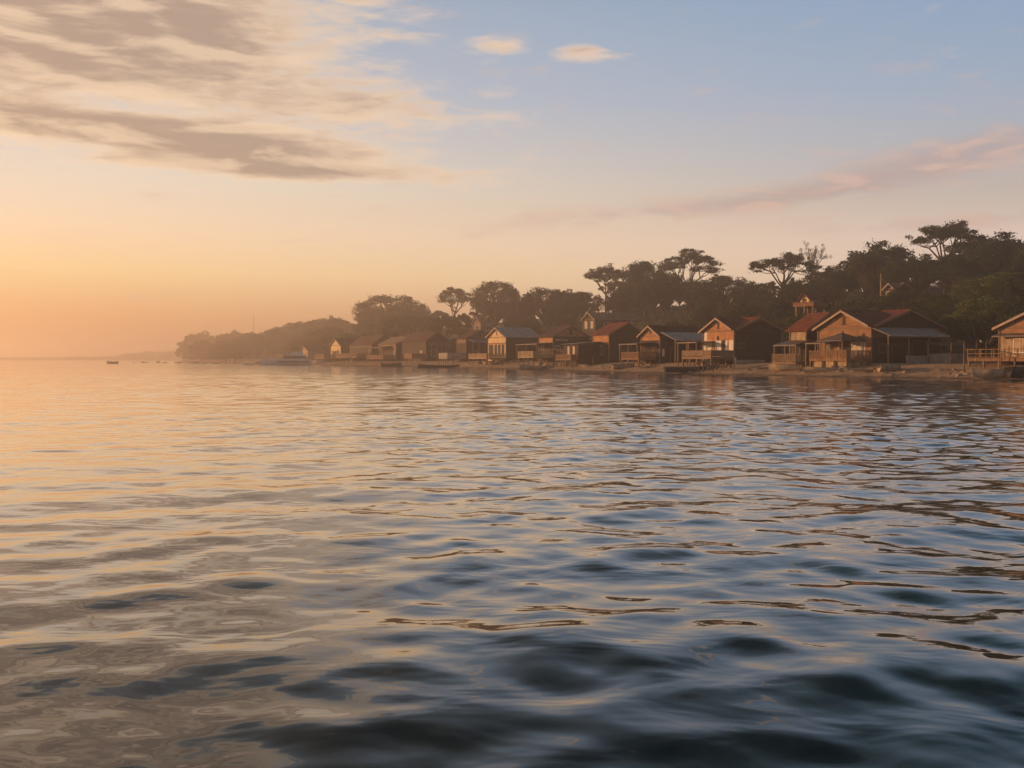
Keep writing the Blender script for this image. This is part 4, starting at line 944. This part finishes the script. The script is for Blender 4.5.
def stake(px, s, top, label, rad=.07, name='wooden_post', lean=0.0):
    p = on_ray(px, s); z = gz(p.x, p.y); H = CAMH + (HOR - top) / F * p.y - z
    o = MB().tube([(0, 0, -.6), (lean * .5, 0, H * .5), (lean, 0, H)], [rad, rad * .95, rad * .85], 8).build(name, M['post'], None); o.location = (p.x, p.y, z); return tag(o, label, 'post', 'posts standing along the beach')
stake(964, 5.5, 342, 'tall bare wooden post on the sand left of the railed deck', .08)
stake(1000, 7, 352, 'short leaning post by the railed deck below the bushy tree', .06, lean=.2)
stake(734, 6.5, 354, 'pale stump post at the corner of the plank deck', .1)
stake(678, 6, 349, 'lone post on the sand between the dark canoe and zinc lean-to', .07)
stake(951, 14, 343, 'grey post beside the white boat shed', .07)
stake(986, 12, 343, 'slim post under the bushy tree near the lamp', .05)
stake(593, 5, 357, 'mooring stake on the sand below the dark house with the brick-red roof', .08)
stake(502, 4, 361, 'mooring stake on the sand below the bright pale gable', .09)
# lamp post
p = on_ray(976, 6.5); z = gz(p.x, p.y); Hh = CAMH + (HOR - 340) / F * p.y - z
lp = empty('lamp_post', (p.x, p.y, z)); tag(lp, 'thin lamp post with curved arm at the end of the railed deck', 'lamp')
MB().tube([(0, 0, -.5), (0, 0, Hh - .3), (.06, 0, Hh - .08), (.2, 0, Hh), (.4, 0, Hh - .06)], [.05, .04, .035, .03, .03], 8).build('pole', M['post'], lp)
MB().tube([(.36, 0, Hh - .02), (.44, 0, Hh - .1), (.52, 0, Hh - .18)], [.05, .1, .11], 8).build('lamp_shade', M['white'], lp)
# boat shed
p = on_ray(957, 17); z = gz(p.x, p.y); sh = empty('boat_shed', (p.x, p.y, z), RZ); tag(sh, 'low white walled shed under the bushy tree', 'shed')
MB().box(-1.2, 3.0, -.2, 3.2, -.6, 1.15).build('wall', M['concrete'], sh); MB().slab([(-1.5, -.5, 2.0), (3.3, -.5, 2.0), (3.3, 3.5, 2.5), (-1.5, 3.5, 2.5)], .1).build('roof', M['metal_dark'], sh)
for a in ((-1.2, -.2), (3.0, -.2), (-1.2, 3.2), (3.0, 3.2)): MB().box(a[0] - .07, a[0] + .07, a[1] - .07, a[1] + .07, 1.1, 2.45).build('post', M['post'], sh)
# post on the slope, mast on the headland
p = on_ray(880, 60); z = gz(p.x, p.y); Hh = CAMH + (HOR - 274) / F * p.y - z
up = empty('utility_pole', (p.x, p.y, z)); tag(up, 'pale utility pole with small cap among the dark trees', 'pole'); CLEAR.append((877, 883, 272, 292, p.y))
MB().tube([(0, 0, -1), (0, 0, Hh)], [.15, .11], 8).build('shaft', M['timber_pale'], up); MB().box(-.5, .5, -.06, .06, Hh - .9, Hh - .75).build('crossarm', M['post'], up)
p = on_ray(254, 60); z = gz(p.x, p.y); Hh = CAMH + (HOR - 313) / F * p.y - z
ma = empty('radio_mast', (p.x, p.y, z)); tag(ma, 'thin radio mast rising over the hazy headland trees', 'mast'); mb = MB()
mb.tube([(0, 0, -1), (0, 0, Hh)], [.3, .08], 5); mb.build('shaft', M['rust'], ma); mb = MB(); [mb.box(-.6, .6, -.1, .1, Hh * q, Hh * q + .2) for q in (.55, .7, .85)]; mb.build('crossarm', M['rust'], ma)

# rocks: a low rank of them on the beach and off the point
def rock_mesh(seed):
    import bmesh
    bm = bmesh.new(); bmesh.ops.create_icosphere(bm, subdivisions=3, radius=1); g = np.random.default_rng(seed); ph = g.uniform(0, 6, 9)
    for v in bm.verts:
        c = v.co; k = 1 + .22 * math.sin(2.1 * c.x + ph[0]) * math.sin(2.3 * c.y + ph[1]) + .16 * math.sin(4 * c.z + ph[2] + 2 * c.x) + .09 * math.sin(7 * c.y + ph[3]) * math.sin(6 * c.x + ph[4]); v.co = Vector((c.x * k * 1.2, c.y * k * .9, max(-.5, c.z * k * .65)))
    me = bpy.data.meshes.new('boulder'); bm.to_mesh(me); bm.free(); me.materials.append(M['rock']); me.polygons.foreach_set('use_smooth', [True] * len(me.polygons)); return me
RM = [rock_mesh(i) for i in range(5)]; rg = np.random.default_rng(31)
def rock(x, y, z, r, label, group):
    o = link('boulder', RM[int(rg.integers(0, 5))]); o.location = (x, y, z); o.scale = (r * rg.uniform(.8, 1.3), r * rg.uniform(.8, 1.2), r * rg.uniform(.6, 1)); o.rotation_euler = (0, 0, rg.uniform(0, 6.28)); tag(o, label, 'rock', group)
for (px0, px1, n, lab) in ((694, 712, 13, 'sunlit boulder heaped under the plank deck of the white panelled house'), (636, 651, 8, 'sunlit boulder under the small slatted deck of the zinc lean-to house'), (812, 846, 7, 'boulder at the foot of the slatted deck of the brick house'), (476, 500, 9, 'boulder under the deck of the house with the bright pale gable'), (530, 556, 9, 'boulder under the pale railed deck'), (575, 596, 6, 'boulder on the sand below the dark house with the brick-red roof')):
    for i in range(n):
        p = on_ray(rg.uniform(px0, px1), rg.uniform(4.8, 8.2)); rock(p.x, p.y, gz(p.x, p.y) + .08, rg.uniform(.3, .65) * (1 if px0 > 600 else 1.5), lab, lab.replace('boulder', 'boulders', 1))
for i in range(64):
    p = on_ray(rg.uniform(560, 1020), rg.uniform(1.5, 7.5)); rock(p.x, p.y, gz(p.x, p.y) + .02, rg.uniform(.1, .36), 'small dark stone scattered on the open sand', 'small stones on the sand')
for i in range(26):
    px = rg.uniform(126, 266); Y = 560 - (px - 126) * 1.35 + rg.uniform(-12, 12); rock((px - 512) / F * Y, Y, -.05, rg.uniform(.5, 1.3) * (1.3 if px > 240 else 1), 'dark low rock awash off the headland point', 'dark rocks off the point')
for i in range(9):
    px = rg.uniform(246, 268); Y = 330 + rg.uniform(-6, 6); rock((px - 512) / F * Y, Y, -.05, rg.uniform(.4, .9), 'dark low rock awash beside the bow of the white cruiser', 'dark rocks by the cruiser')
# driftwood planks
for i, (px, s, L, a, lab) in enumerate(((826, 3.6, 6, 2.9, 'long bleached plank lying below the slatted deck of the brick house'), (868, 4.2, 4, .2, 'bleached driftwood log on the sand under the zinc awning house'), (888, 6.0, 5, .5, 'grey plank pile by the low concrete wall'), (770, 5, 4, .3, 'driftwood branch on the sand between the plank deck and brown house'), (650, 4, 3, .2, 'thin plank on the sand before the small slatted deck'))):
    p = on_ray(px, s); z = gz(p.x, p.y); mb = MB(); mb.tube([(-L / 2, 0, 0), (-L / 6, .1, .06), (L / 6, -.06, .04), (L / 2, .12, .02)], [.09, .13, .12, .06], 7); mb.tube([(L / 6, 0, .04), (L / 3, .5, .3)], [.06, .02], 5)
    o = mb.build('driftwood', M['timber_pale'], None); o.location = (p.x, p.y, z + .08); o.rotation_euler = (0, 0, a); tag(o, lab, 'driftwood')

# far headland
def far_headland():
    Y = 1650.0; g = np.random.default_rng(9); mb = MB(); n = 40
    for i in range(n + 1):
        px = -40 + 235 * i / n if i < n else 200
        h = np.interp(px, [-40, 90, 125, 140, 160, 200], [5, 5, 6, 10, 14, 14]); x = (px - 512) / F * Y
        mb.v += [(x, Y - 30, -2), (x, Y, h * .35), (x, Y + 80, h * .5), (x, Y + 200, -2)]
    for i in range(n):
        for j in range(3): mb.f.append((i * 4 + j, (i + 1) * 4 + j, (i + 1) * 4 + j + 1, i * 4 + j + 1))
    o = mb.build('far_headland', M['bark']); o['kind'] = 'structure'; o['label'] = 'low headland far off in the haze'
    cen = []; rad = []
    for i in range(170):
        px = g.uniform(-35, 198); h = np.interp(px, [-40, 60, 115, 128, 138, 150, 165, 200], [4, 4, 6, 12, 11, 17, 15, 16]) * g.uniform(.75, 1.05); Yy = Y + g.uniform(0, 60)
        cen.append(((px - 512) / F * Yy, Yy, h * .62)); rad.append((g.uniform(8, 14), 10, h * .42))
    t = link('far_wood', quads('far_wood', cards(g, cen, rad, 14000, 1.6), M['leaf'])); tag(t, 'distant wooded point fading into orange haze', 'wood', None, 'stuff')
far_headland()


# ------------------------------------------------------------------ render settings
vs_ = sc.view_settings; vs_.view_transform = 'Standard'; vs_.look = 'None'; vs_.exposure = 0.10; vs_.gamma = 1.0; vs_.use_curve_mapping = False
sc.render.engine = 'CYCLES'
cy = sc.cycles
cy.use_denoising = True; cy.denoiser = 'OPENIMAGEDENOISE'; cy.volume_bounces = 1; cy.max_bounces = 8; cy.diffuse_bounces = 3; cy.glossy_bounces = 4
cy.sample_clamp_indirect = 6.0
